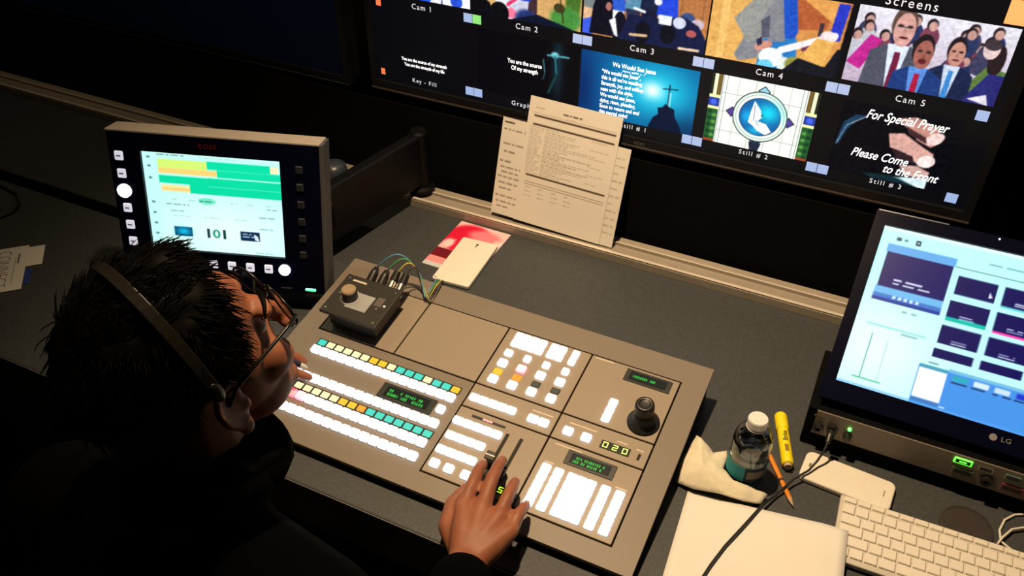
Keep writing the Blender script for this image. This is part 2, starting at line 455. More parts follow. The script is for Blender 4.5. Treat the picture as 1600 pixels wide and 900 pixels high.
def pic_cam3():
    p = Pic(160, 90).vgrad((170, 105, 60), (196, 132, 78))
    p.ell(.05, .45, .07, .2, (120, 130, 130), soft=.3).rect(0, .62, .08, .95, (226, 180, 140)).poly([(0, .8), (.07, .75), (.09, 1), (0, 1)], (60, 90, 220))
    for x in (.33, .55, .78, .95): p.line((x, 0), (x, .8), .006, (130, 84, 50))
    fig(p, .27, .50, .8, (45, 90, 200)); fig(p, .41, .46, .7, (90, 140, 170), legs=(40, 44, 70)); fig(p, .54, .42, .8, (24, 34, 60), legs=(20, 24, 50)); fig(p, .68, .46, .85, (35, 70, 215))
    p.ell(.60, .38, .03, .05, (238, 236, 240)).ell(.84, .56, .06, .1, (60, 80, 130)).ell(.92, .6, .05, .07, (200, 180, 190))
    p.poly([(.08, .6), (.12, .32), (.2, .3), (.24, .5), (.26, .98), (.06, .98)], (10, 12, 26)).ell(.31, .86, .06, .26, (14, 14, 30))
    p.poly([(.38, .62), (.66, .6), (.8, .52), (.93, .62), (1, .8), (1, 1), (.3, 1)], (18, 26, 62)).ell(.7, .8, .06, .14, (9, 11, 24)).ell(.5, .84, .06, .16, (10, 12, 26))
    p.poly([(.22, .75), (.27, .95), (.3, .97), (.27, .7)], (240, 240, 248)).line((.4, .9), (.53, .88), .022, (216, 180, 140)).line((.8, .97), (.95, .96), .02, (240, 205, 170)).line((.42, .52), (.5, .55), .02, (235, 238, 248))
    p.ell(.78, .62, .05, .08, (210, 214, 235)).ell(.88, .74, .04, .05, (180, 90, 90)).ell(.21, .56, .025, .06, (170, 110, 100)).rect(.62, .55, .72, .68, (238, 240, 248)); return p.blur(1)
def pic_cam4():
    p = Pic(160, 90).vgrad((196, 120, 62), (228, 170, 92))
    p.rect(0, 0, .3, 1, (226, 172, 92)).rect(.08, 0, .14, 1, (240, 190, 110)).poly([(.52, 0), (.9, 0), (.85, .38), (.58, .46)], (178, 92, 52)).poly([(.62, 0), (.95, 0), (.9, .30)], (226, 160, 84))
    p.rect(.80, .3, .83, .48, (60, 50, 60)).poly([(.9, .02), (.98, .02), (.96, .5), (.88, .5)], (40, 55, 190)).poly([(.99, 0), (1, 0), (1, 1), (.97, 1)], DK)
    p.poly([(.38, 0), (.6, 0), (.66, .46), (.62, .74), (.48, .66), (.40, .5)], (30, 80, 190)).poly([(.42, .62), (.66, .55), (.7, 1), (.4, 1)], (40, 120, 190))
    p.poly([(.34, 0), (.5, 0), (.58, .62), (.46, .66), (.42, .5), (.40, .9), (.26, .98), (.22, .9), (.30, .55)], (132, 134, 140)).poly([(.34, .05), (.44, .12), (.38, .4), (.40, .62), (.31, .72), (.18, .42)], (150, 150, 146)).poly([(.38, .4), (.44, .3), (.46, .6), (.41, .62)], (86, 88, 104))
    p.ell(.43, .72, .05, .085, (206, 140, 124), .6).poly([(.37, .66), (.41, .6), (.42, .7), (.39, .74)], (40, 40, 70))
    p.ell(.50, .86, .09, .13, (238, 250, 250)).ell(.60, .92, .05, .1, (226, 234, 226)).ell(.47, .98, .06, .08, (110, 200, 230)).line((.56, .74), (.92, .44), .05, (246, 240, 244)).line((.72, .68), (.78, .62), .03, (120, 60, 80)).ell(.88, .46, .06, .07, (244, 224, 224))
    p.ell(.67, .9, .06, .1, (140, 140, 60), soft=.3).poly([(.70, .8), (.9, .86), (.96, .6), (1, .6), (1, 1), (.6, 1)], (14, 18, 30), .97).poly([(.70, .80), (.88, .86), (.93, .52), (.8, .5)], (232, 176, 90)); return p.blur(1)
def man(p, x, y, s, coat, shirt, tie, skin, hair, op=0):
    p.poly([(x-.15*s, y+.30*s), (x-.06*s, y+.20*s), (x+.07*s, y+.20*s), (x+.17*s, y+.32*s), (x+.21*s, y+1.3*s), (x-.2*s, y+1.3*s)], coat)
    p.poly([(x-.06*s, y+.2*s), (x+.06*s, y+.2*s), (x+.025*s, y+.75*s), (x-.01*s, y+.8*s)], shirt)
    p.poly([(x-.012*s, y+.28*s), (x+.022*s, y+.28*s), (x+.03*s, y+.8*s), (x-.02*s, y+.8*s)], tie)
    p.ell(x, y-.03*s, .068*s, .20*s, hair).ell(x+.008*s, y+.03*s, .058*s, .185*s, skin)
    p.ell(x-.018*s, y-.01*s, .016*s, .018*s, (60, 40, 40)).ell(x+.034*s, y-.01*s, .016*s, .018*s, (60, 40, 40)).ell(x+.012*s, y+.05*s, .012*s, .035*s, tuple(c*.85 for c in skin)).ell(x+.012*s, y+.115*s, .026*s, (.035 if op else .014)*s, (90, 30, 36))
def pic_cam5():
    p = Pic(200, 112).vgrad((228, 226, 236), (190, 170, 190))
    r = np.random.default_rng(3)
    for i in range(26):
        x, y = r.uniform(0, 1), r.uniform(.05, .5); c = (196, 150, 140)
        p.ell(x, y+.16, .06, .14, [(60, 60, 90), (120, 60, 80), (190, 190, 200), (40, 50, 90)][i % 4]).ell(x, y, .035, .075, (40, 30, 34)).ell(x+.006, y+.02, .027, .06, c)
    p.poly([(.0, .75), (.12, .35), (.2, .4), (.1, .82)], (190, 40, 140))
    p.poly([(.8, .75), (.88, .5), (1, .55), (1, 1), (.8, 1)], (90, 120, 60)).ell(.92, .42, .05, .2, (40, 26, 30))
    man(p, .31, .20, 1.15, (78, 80, 96), (220, 230, 250), (110, 30, 60), (214, 160, 150), (92, 70, 60)); p.line((.27, .2), (.36, .2), .008, (60, 60, 70))
    man(p, .67, .40, .85, (26, 36, 70), (200, 214, 235), (60, 130, 200), (196, 140, 124), (34, 26, 30))
    p.poly([(.8, .95), (.9, .6), (1, .6), (1, 1), (.8, 1)], (40, 40, 110)).poly([(.82, .95), (.93, .86), (.96, 1.0)], (226, 220, 230)).ell(.87, .3, .05, .12, (226, 200, 196)).ell(.87, .24, .052, .07, (60, 50, 56))
    man(p, .47, .47, 1.0, (30, 58, 120), (90, 140, 215), (170, 26, 60), (160, 96, 84), (34, 26, 30), 1); return p.blur(1)
def pic_graphics():
    p = Pic(150, 84, (3, 4, 9))
    p.glow(.80, .35, .05, .5, (24, 60, 76), .7).ell(.77, .2, .035, .045, (130, 210, 220), soft=.6).line((.70, .22), (.90, .20), .014, (90, 170, 180)).line((.77, .22), (.79, .5), .016, (40, 110, 120)).line((.79, .5), (.72, .8), .022, (16, 60, 60)).line((.66, .3), (.68, .5), .010, (70, 130, 140)).line((.68, .5), (.66, .62), .008, (50, 100, 110)); return p.blur(3)
def pic_still1():
    p = Pic(170, 94, (4, 60, 120)).glow(.66, .42, .55, .75, (0, 140, 190), .95).glow(.68, .45, .24, .36, (40, 210, 235), .95).glow(.63, .42, .09, .13, (235, 255, 255), 1)
    p.glow(.0, .6, .16, .6, (2, 30, 90), .8).glow(1., 1, .3, .3, (0, 50, 90), .9)
    p.rect(.765, .28, .775, .62, (10, 40, 70)).line((.72, .36), (.84, .335), .01, (10, 50, 80)).rect(.775, .4, .79, .62, (170, 240, 240), .7)
    p.poly([(.62, 1), (.66, .82), (.70, .76), (.69, .66), (.73, .64), (.75, .58), (.79, .62), (.83, .64), (.84, .76), (.88, .86), (.92, 1)], (4, 20, 48)); return p.blur(2)
def pic_still2():
    p = Pic(190, 134, (250, 248, 238), 3); BLK = (40, 60, 60)
    for x in (.26, .42, .58, .74): p.line((x, 0), (x, 1), .004, (150, 160, 150))
    for y in (.25, .52, .8): p.line((.12, y), (.88, y), .004, (150, 160, 150))
    for x in (.115, .15, .845, .88): p.line((x, 0), (x, 1), .006, (90, 130, 120))
    for s in (0, 1):
        X = lambda a: 1-a if s else a
        x0, x1 = sorted((X(.0), X(.105)))
        p.rect(x0, 0, x1, 1, (30, 36, 26)); xa, xb = sorted((X(.03), X(.065))); p.rect(xa, 0, xb, .30, (240, 236, 200)); xa, xb = sorted((X(.07), X(.10))); p.rect(xa, 0, xb, .3, (120, 92, 40))
        p.rect(x0, .30, x1, .345, (240, 244, 170)).rect(x0, .345, x1, .47, (40, 60, 150)).ell(X(.052), .41, .03, .042, (70, 100, 230)).rect(x0, .47, x1, .51, (240, 244, 170)).rect(x0, .51, x1, 1, (36, 92, 44))
        for k in range(9): p.ell(X(.03+.045*(k % 2)), .55+.05*k, .022, .026, (90, 150, 70) if k % 2 else (20, 60, 36))
        p.rect(x0, .96, x1, 1, (150, 70, 40))
    for x, y, c in ((.5, .13, (150, 210, 230)), (.5, .86, (30, 50, 80)), (.235, .5, (90, 60, 150)), (.765, .5, (90, 60, 150))):
        p.poly([(x-.06, y), (x, y-.08), (x+.06, y), (x, y+.08)], BLK).poly([(x-.045, y), (x, y-.06), (x+.045, y), (x, y+.06)], c)
    p.poly([(.44, .88), (.56, .88), (.54, 1), (.46, 1)], (30, 40, 60))
    p.ell(.5, .5, .255, .365, BLK).ell(.5, .5, .245, .35, (232, 244, 230)).ell(.5, .5, .225, .32, (120, 160, 140)).ell(.5, .5, .22, .312, (252, 252, 246)).ell(.5, .5, .195, .275, (50, 70, 80)).ell(.5, .5, .185, .262, (20, 90, 160))
    p.glow(.57, .42, .11, .14, (20, 215, 240), 1).glow(.38, .52, .05, .1, (20, 170, 230), 1).glow(.48, .70, .07, .06, (30, 190, 230), .9)
    p.poly([(.43, .28), (.50, .40), (.52, .50), (.49, .56), (.57, .58), (.63, .68), (.58, .74), (.50, .70), (.45, .64), (.40, .60), (.41, .45)], (240, 246, 246)).line((.44, .34), (.45, .56), .005, (60, 90, 110)).line((.47, .55), (.50, .62), .005, (60, 90, 110)).ell(.52, .47, .012, .02, (30, 140, 140)); return p.blur(1)
def pic_still3():
    p = Pic(160, 90, (4, 6, 13))
    p.poly([(.02, .6), (.05, .3), (.13, .18), (.24, .16), (.15, .26), (.09, .4), (.05, .62)], (26, 60, 90)).line((.03, .62), (.08, .34), .008, (120, 150, 170)).line((.08, .34), (.23, .17), .008, (150, 170, 180))
    p.poly([(.48, .12), (.62, .06), (.82, .16), (.86, .34), (.80, .42), (.68, .36), (.6, .26)], (196, 140, 128)).ell(.81, .30, .06, .1, (240, 210, 204), .5).poly([(.56, .2), (.74, .3), (.76, .38), (.6, .3)], (66, 40, 44))
    p.poly([(.44, .34), (.56, .3), (.72, .42), (.84, .5), (.86, .66), (.74, .68), (.62, .56), (.48, .52)], (214, 164, 152)).ell(.80, .62, .07, .09, (248, 226, 222), .3).poly([(.5, .54), (.68, .58), (.72, .68), (.56, .66)], (50, 32, 36))
    p.poly([(.60, .74), (.74, .7), (.86, .76), (.84, .86), (.66, .86)], (200, 160, 150)).poly([(.58, .92), (.86, .84), (.86, 1.0), (.80, 1.0)], (210, 235, 240)).poly([(.3, .95), (.6, .9), (.8, 1), (.4, 1)], (20, 60, 70), .6); return p.blur(2)

cell('camera_picture', pic_cam1().grain(1).blur(1), -0.800, -0.583, .428, .554, 'picture of people in blue and white')
cell('camera_picture', pic_cam2().grain(2).blur(1), -0.575, -0.353, .424, .550, 'picture of musicians before a wood wall with plant')
cell('camera_picture', pic_cam3().grain(3).blur(1), -0.349, -0.120, .425, .552, 'picture of a group on stage before a wood wall')
cell('camera_picture', pic_cam4().grain(4).blur(1), -0.117, 0.106, .425, .552, 'picture of a guitarist in grey jacket')
cell('camera_picture', pic_cam5().grain(5).blur(1), 0.115, 0.347, .428, .554, 'picture of three men in suits in a crowd')
cell('still_picture', pic_graphics(), -0.570, -0.352, .266, .395, 'dark slide with pale blue curl')
cell('still_picture', pic_still1(), -0.348, -0.120, .264, .393, 'teal slide with light burst and rock')
cell('still_picture', pic_still2(), -0.098, 0.091, .264, .396, 'stained glass window picture with hands in blue circle')
cell('still_picture', pic_still3().grain(9, .07).blur(1), 0.128, 0.318, .262, .394, 'dark slide with clasped hands')
e_cap = emi('caption_white', (205, 210, 225), 1.0); e_txt = emi('slide_text', (250, 252, 255), 1.3)
for i in range(5): cap('Cam %d' % (i+1), -0.692+.23*i, .4125, .0155, e_cap, spacing=1.25, xs=.95)
cap('Screens', .188, .5665, .021, e_cap, spacing=1.25, xs=.95)
cap('Key - Fill', -.696, .2525, .0125, e_cap, spacing=1.3, xs=.95); cap('Graphics', -.462, .2515, .0140, e_cap, spacing=1.3, xs=.95)
for i in range(3): cap('Still # %d' % (i+1), -.233+.2315*i, .2555, .0125, e_cap, spacing=1.35, xs=.95)
cap('You are the source of my strength', -.694, .297, .0098, e_txt, off=.0002, name='lyric_line', xs=.78); cap('You are the strength of my life', -.694, .2855, .0098, e_txt, off=.0002, name='lyric_line', xs=.78)
cap('You are the source', -.465, .3405, .0125, e_txt, off=.0002, name='lyric_line', xs=.75); cap('Of my strength', -.465, .327, .0125, e_txt, off=.0002, name='lyric_line', xs=.75)
cap('We Would See Jesus', -.243, .3745, .0122, e_txt, off=.0002, name='lyric_line', xs=.8); cap('Hymn #494, v. 1', -.243, .3655, .0065, e_txt, name='lyric_line')
for i, s in enumerate(('"We would see Jesus",', 'this is all we\u2019re needing;', 'Strength, joy, and willing-', 'ness with the sight.', 'We would see Jesus,', 'dying, risen, pleading,', 'Soon to return and end', 'this mortal night!')):
    cap(s, -.305, .3575-.0117*i, .0112, e_txt, off=.0002, name='lyric_line', xs=.75, align='LEFT')
cap('For Special Prayer', .232, .3765, .0235, e_txt, shear=.35, off=.0002, name='slide_line', xs=.74)
cap('Please Come', .207, .3035, .0225, e_txt, shear=.35, off=.0002, name='slide_line', xs=.78); cap('to the Front', .262, .2840, .0225, e_txt, shear=.35, off=.0002, name='slide_line', xs=.78)
e_tally = emi('tally_blue', (92, 150, 215), 1.0); e_green = emi('tally_green', (0, 205, 80), 1.0); e_orange = emi('tally_orange', (255, 130, 0), 1.2); e_red2 = emi('tally_red', (255, 90, 30), 1.2)
tm = button_mesh('tally_marker', .0185, .0175, .0004, e_tally, .00005)
def tally(x, z, m=None, sx=1, sz=1):
    me = tm
    if m is not None:
        me = button_mesh('tally_marker', .0185*sx, .0175*sz, .0004, m, .00005)
    o = inst('tally_marker', me, mv); o.matrix_local = T(x-OX, YM-0.0006-OY, z-OZ) @ MF
    return o
for i in range(5):
    for zz in (.4105, .2565):
        xx = -.5785+.2305*i if i < 4 else .347
        tally(xx-.0098, zz, e_tally)
        if not (i == 4): tally(xx+.0098, zz, e_green if (i == 0 and zz > .3) else e_tally)
tally(-.794, .409, e_red2, .6, .9); tally(-.797, .258, e_red2, .5, .75); tally(.333, .577, e_orange, 1.5, 2.1)
cap('VIZIO', -.217, .2275, .0085, mat('logo_grey', (.16, .16, .17), .4), name='brand_logo')
bpy.data.objects['brand_logo'].location.y = YM-0.0065-OY

# second wall display, nearly dark
YD = 0.63
sd = thing('wall_display', 'dark wall display with faint blue glow left of the camera grid display', 'display', (-1.52, YD+.03, .20))
def sdb(x0, x1, y0, y1, z0, z1): return MB().box(x0+1.52, x1+1.52, y0-YD-.03, y1-YD-.03, z0-.20, z1-.20)
sdb(-2.12, -.905, YD+.002, YD+.05, .20, .88).build('casing', m_black, sd, bevel=.004)
fr = MB()
for q in ((-2.124, -.900, .196, .216), (-2.124, -.900, .868, .884), (-2.124, -2.11, .216, .868), (-.915, -.900, .216, .868)):
    fr.box(q[0]+1.52, q[1]+1.52, -.036, -.01, q[2]-.20, q[3]-.20)
fr.build('bezel', MATS['display_bezel'], sd)
sdb(-2.124, -.9, YD-.0072, YD-.006, .1985, .2005).build('bezel_trim', mat('bezel_trim_dark', (.06, .07, .06), .4, .3, noise=.1), sd)
p = Pic(120, 68, (1, 2, 5)).glow(.95, .45, .35, .5, (1, 5, 16), 1)
MFs = MF
o = picture('screen', p, 1.195, .652, picmat('display_picture_dim', 1.0), sd, T(-2.11+1.52, YD-.0004-YD-.03, .216-.2) @ MFs)
o = inst('tally_marker', button_mesh('tally_marker', .03, .012, .0004, e_tally, .00005), sd); o.matrix_local = T(-.940+1.52, -.0306, .392-.2) @ MF
sdb(-1.8, -1.2, YD+.05, .95, .42, .62).build('wall_bracket', m_black, sd)

# ------------------------------------------------------------------ production switcher
TP = 0.1307; ZP = 0.0658; R1 = 0.0313; XC = -0.2771
CT, ST = math.cos(TP), math.sin(TP)
XA, XB, XD, XE = -0.5792, -0.4305, -0.1266, 0.0225
V0, V2, V3 = 0.1286, -0.0485, -0.1789
sw = thing('production_switcher', 'taupe video production switcher with rows of lit white buttons', 'control panel', (XC, R1, 0))
KP = 1.020; CW = Vector((.2, -.8433, 1.046)); ZB = -CW.z*(1-KP)/KP     # the panel sits low: its frame is placed and sized by KP, ZB is the desk top in it
def KS(p): return CW+(Vector(p)-CW)*KP
sw.location = KS((XC, R1, 0))+Vector((0, 0, DZ)); sw.scale = (KP, KP, KP)
def PL(x, v, h=0.0): return Vector((x-XC, v*CT-h*ST, ZP+v*ST+h*CT))
def PW(x, v, h=0.0): return KS(PL(x, v, h)+Vector((XC, R1, 0)))
PROT = (TP, 0, 0)
PM = T(*PL(XC, 0)) @ Matrix.Rotation(TP, 4, 'X')
XL, XR, VF, VB = -0.618, 0.0625, -0.2120, 0.1745
# wedge housing standing on the desk
q = [PL(XC, VF+.004, -.007), PL(XC, VB-.004, -.007)]
hs = MB(); x0, x1 = XL+.004-XC, XR-.004-XC
hs.add([(x0, q[0].y+.003, ZB+.003), (x1, q[0].y+.003, ZB+.003), (x1, q[1].y-.002, ZB+.003), (x0, q[1].y-.002, ZB+.003), (x0, q[0].y, q[0].z), (x1, q[0].y, q[0].z), (x1, q[1].y, q[1].z), (x0, q[1].y, q[1].z)],
       [(0, 3, 2, 1), (4, 5, 6, 7), (0, 1, 5, 4), (1, 2, 6, 5), (2, 3, 7, 6), (3, 0, 4, 7)])
hs.build('housing', m_gap, sw)
for fx in (x0+.05, x1-.05):
    for fy in (q[0].y+.04, q[1].y-.04):
        MB().lathe([(.012, 0), (.012, .0035)], 16).build('rubber_foot', m_black, sw, (fx, fy, ZB))
def pbox(x0, x1, v0, v1, h0, h1, mb=None):
    mb = mb or MB(); return mb.box(x0-XC, x1-XC, v0, v1, h0, h1)
cv = MB()
g = .0013
for q in ((XL, XA-g, VF, VB), (XA-g, XE+g, V0+g, VB), (XE+g, XR, VF, VB), (XC-g, XE+g, VF, V3-g), (XA-g, XC-g, VF, -g)):
    pbox(q[0], q[1], q[2], q[3], -.0075, 0, cv)
def onp(mb, name, m, **k):
    o = mb.build(name, m, sw, **k); o.matrix_local = PM; return o
onp(cv, 'top_cover', m_panel)
plates = {}
for nm, (a, b_, c, d_) in dict(blank1=(XA, XB, 0, V0), blank2=(XB, XC, 0, V0), keyer=(XC, XD, 0, V0), joy=(XD, XE, 0, V0), auto=(XC, XD, V2, 0), ftb=(XD, XE, V2, 0), fader=(XC, XD, V3, V2), keypad=(XD, XE, V3, V2)).items():
    plates[nm] = onp(pbox(a+g, b_-g, c+g, d_-g, -.007, .0012), 'module_plate', m_module, bevel=.0006, seg=1)

BM = {}
def btn(x, v, m, w=.0150, d=.0142, h=.007, name='button', h0=.0):
    k = (m.name, w, d, h, name)
    if k not in BM: BM[k] = button_mesh(name, w, d, h, m)
    return inst(name, BM[k], sw, PL(x, v, h0), PROT)
def lab(x, v, m, w=.0150, d=.0125): return btn(x, v, m, w, d, .0016, 'source_label')
C_, Y_, O_, G_ = e_cream, e_yel, e_org, e_teal
e_warm = emi('button_warm', (255, 190, 170), 2.2)
def strip_back(x0, x1, v, d): onp(pbox(x0, x1, v-d/2, v+d/2, 0, .0006), 'label_strip', m_gap)
xi = lambda i: -0.5552+.01705*i
strip_back(xi(0)-.0088, xi(15)+.0088, -.0255, .0150)
for i, m in enumerate([G_, C_, C_, C_, C_, C_, Y_, Y_, C_, G_, G_, G_, C_, G_, G_, Y_]):
    lab(xi(i), -.0255, m); btn(xi(i), -.0437, e_warm if i == 8 else e_white)
for i in range(16): btn(xi(i), -.0975, e_white)
strip_back(xi(0)-.0088, xi(15)+.0088, -.1175, .0150)
for i, m in enumerate([C_, C_, C_, C_, C_, C_, Y_, Y_, O_, G_, G_, G_, G_, G_, G_, G_]):
    lab(xi(i), -.1175, m); btn(xi(i), -.1355, e_red if i == 1 else (e_pink if i in (0, 2) else e_white)); btn(xi(i), -.1625, e_white)
btn(-.3020, -.0700, e_white, .0135, .0135)

m_lcdframe = mat('lcd_frame', (.018, .022, .022), .35, noise=.1)
def lcd(x0, x1, v0, v1, seed, rows, blank=False):
    f = onp(pbox(x0, x1, v0, v1, 0, .0022), 'display_window', m_lcdframe, bevel=.0006, seg=1)
    r = np.random.default_rng(seed)
    p = Pic(110, 34, (4, 20, 18), 2)
    for j in range(rows):
        y = .30+.36*j if rows == 2 else .42; x = .08
        n = int(r.integers(13, 17))
        for c in range(n):
            if r.random() < .82:
                for k in range(3):
                    p.rect(x, y+.08*k-.02, x+.036, y+.08*k+.035, (30, 190, 60), r.uniform(.35, 1))
                p.rect(x+r.uniform(0, .02), y-.04, x+r.uniform(.02, .036)+.008, y+.22, (60, 225, 80), .8)
            x += .052
    ix, iv = (x1-x0)*.10, (v1-v0)*.16
    o = picture('lcd_text', p, (x1-x0)-2*ix, (v1-v0)-2*iv, picmat('lcd_picture', 1.0), f, T(x0+ix-XC, v0+iv, .0024)); return f
lcd(-.4113, -.3140, -.0860, -.0562, 5, 2); lcd(-.0900, -.0131, -.0835, -.0575, 8, 2); lcd(-.0640, .0117, .0975, .1228, 11, 1)
# seven segment counter 020 and the small 5
SEG = {'0': 'abcdef', '2': 'abged', '5': 'afgcd'}
def sevenseg(x0, x1, v0, v1, txt):
    f = onp(pbox(x0, x1, v0, v1, 0, .002), 'counter_window', mat('counter_black', (.006, .014, .004), .3), bevel=.0004, seg=1)
    n = len(txt); cw = (x1-x0)/n; e = emi('segment_green', (205, 255, 40), 1.3)
    for i, ch in enumerate(txt):
        cx = x0+cw*(i+.5)-XC; cy = (v0+v1)/2; hw, hh, t = min(cw, .013)*.30, (v1-v0)*.33, .0013; b = MB()
        S = dict(a=(-hw, hw, hh-t, hh), g=(-hw, hw, -t/2, t/2), d=(-hw, hw, -hh, -hh+t), f=(-hw, -hw+t, 0, hh), b=(hw-t, hw, 0, hh), e=(-hw, -hw+t, -hh, 0), c=(hw-t, hw, -hh, 0))
        for k in SEG[ch]:
            a = S[k]; b.box(cx+a[0]+.06*0, cx+a[1], cy+a[2], cy+a[3], .002, .0023)
        b.build('digit', e, f)
    return f
sevenseg(-.0515, -.0058, -.0365, -.0220, '020'); sevenseg(-.1590, -.1480, -.1690, -.1545, '5')
# keyer module
for r_ in range(2):
    for c in range(4): btn(-.2530+.0143*c, .1150-.0160*r_, e_white, .0132, .0148, .006)
    for c in range(2): btn(-.1890+.0143*c, .1150-.0160*r_, e_white, .0132, .0148, .006)
    btn(-.1515, .1150-.0160*r_, e_white, .0115, .0148, .006)
for c in range(4):
    x = -.2537+.0337*c
    btn(x, .0750, e_white, .0135 if c == 0 else .0115, .0125); btn(x, .0520, e_pink if c == 1 else e_white, .0150, .0145)
    btn(x, .0342, (e_yel, e_org, e_off, e_off)[c], .0150, .0120, .002, 'source_label', .0012); btn(x, .0165, e_white, .0150, .0145)
for i in range(5): btn(-.2635+.0160*i, -.0290, e_white, .0150, .0125)
for i in range(2): btn(-.1625+.0180*i, -.0300, e_white, .0160, .0130)
# fader module
for i in range(5): btn(-.2665+.0165*i, -.0785, e_white, .0158, .0125)
for i in range(4): btn(-.2640+.0165*i, -.1070, e_white, .0158, .0125); btn(-.2650+.0168*i, -.1352, e_white, .0160, .0128)
for x in (-.2625, -.2385, -.2105): btn(x, -.1605, e_white, .0145, .0135)
ls = onp(pbox(-.2516, -.1945, -.0628, -.0585, 0.001, .002), 'level_strip', m_black)
for i in range(3): inst('level_light', button_mesh('level_light', .005, .003, .0006, e_red, .0002), ls, (-.2300+.0055*i-XC, -.0607, .002))
for x, va, vb in ((-.1855, -.0690, -.1500), (-.1625, -.0690, -.1600)):
    onp(pbox(x-.0028, x+.0028, vb, va, .0004, .0015), 'fader_slot', m_gap)
for x, v in ((-.1860, -.126), (-.1615, -.141)):
    L = MB(); L.box(-.004, .004, -.006, .006, .001, .016); L.box(-.0075, .0075, -.0075, .0075, .016, .022)
    lv = L.build('fader_lever', m_black, sw, PL(x, v, 0), PROT, bevel=.0012)
    MB().box(-.0072, .0072, -.001, .001, .022, .0225).build('index_line', m_steel, lv)
# fade and transition keypads
for x in (-.1040, -.0745): btn(x, -.0295, e_white, .0150, .0135)
onp(pbox(.0065, .0105, -.0355, -.0245, .0012, .002), 'memory_slot', m_gap)
for x in (-.1085, -.0885, -.0160, .0055):
    for r_ in range(5): btn(x, -.1025-.0149*r_, e_white, .0140, .0142, .006)
for c in range(3):
    for r_ in range(5): btn(-.0672+.0147*c, -.1025-.0149*r_, e_white, .0142, .0142, .006)
for r_ in range(3): btn(-.0605, .0470-.0153*r_, e_white, .0130, .0146, .006)
m_print = mat('panel_print', (.62, .55, .46), .6)
for a, b_, v in ((-.1195, -.0880, .1235), (-.1080, -.0640, -.0125), (-.0310, -.0140, -.0160), (.0010, .0120, -.0185), (-.1130, -.0700, -.0560), (-.1700, -.1350, -.0135), (-.1150, -.1010, -.0905), (-.005, .013, -.0905)):
    onp(pbox(a, b_, v-.0011, v+.0011, .0012, .0014), 'printed_label', m_print)
# joystick
jb = MB().lathe([(.0245, .0012), (.0250, .004), (.0235, .0065), (.0200, .009), (.0170, .016), (.0150, .022), (.0135, .026), (.0, .026)], 32).build('joystick_boot', mat('rubber_black', (.010, .011, .013), .55, noise=.1), sw, PL(-.0062, .0315), PROT, smooth=True)
MB().lathe([(.0118, .024), (.0145, .027), (.0150, .040), (.0140, .047), (.0105, .049), (.0085, .047), (.0060, .0465), (.0, .0465)], 32).build('joystick_knob', m_black, sw, PL(-.0062, .0315), PROT, smooth=True)

# ------------------------------------------------------------------ intercom box standing on the switcher
ic = thing('intercom_box', 'small black control box with round knob on the back of the switcher', 'control box')
ic.matrix_world = T(0, 0, DZ) @ T(*PW(-.5185, .0540, .0024)) @ Matrix.Rotation(TP, 4, 'X')
m_box = mat('box_paint', (.020, .018, .015), .5, noise=.15)
MB().box(-.047, .047, -.040, .044, .002, .036).build('body', m_black, ic, bevel=.002)
for x in (-.038, .038):
    for y in (-.032, .036): MB().lathe([(.005, 0), (.005, .0025)], 12).build('foot', m_black, ic, (x, y, 0))
tp_ = MB().box(-.0565, .0565, -.0490, .0470, .036, .0425).build('top_plate', m_box, ic, bevel=.0015)
MB().box(-.020, .022, -.026, .012, .0425, .0431).build('dial_plate', mat('dial_grey', (.34, .36, .38), .4, noise=.08), tp_)
MB().lathe([(.0175, .0431), (.0175, .0436), (0, .0436)], 32).build('dial_scale', mat('dial_grey', (0, 0, 0)), tp_, (-.020, -.004, 0))
kn = MB().lathe([(.0135, .0436), (.0135, .054), (.0128, .056), (.0125, .063), (.0112, .0645), (.0, .0645)], 28).build('knob', m_black, ic, (-.020, -.004, 0), smooth=False)
MB().lathe([(.0128, .0605), (.0129, .0635), (.0110, .0655), (.0105, .0650), (.0, .0650)], 28).build('knob_cap', mat('knob_bronze', (.50, .38, .25), .3, .35), kn)
for x, y, m in ((.036, -.010, m_steel), (.046, .000, emi('led_dim', (200, 190, 170), .5)), (-.044, .000, m_steel), (.048, .036, m_steel), (.048, -.040, m_steel), (-.048, -.040, m_steel), (-.048, .038, m_steel)):
    MB().lathe([(.0022, .0425), (.0022, .0438), (.0, .0440)], 10).build('screw' if m is m_steel else 'indicator', m, tp_, (x, y, 0))
MB().box(-.040, -.012, .0335, .0375, .0425, .0428).build('printed_label', m_print, tp_)
MB().box(.026, .040, -.004, .016, .0425, .0428).build('printed_label', mat('print_dim', (.10, .09, .075), .6), tp_)
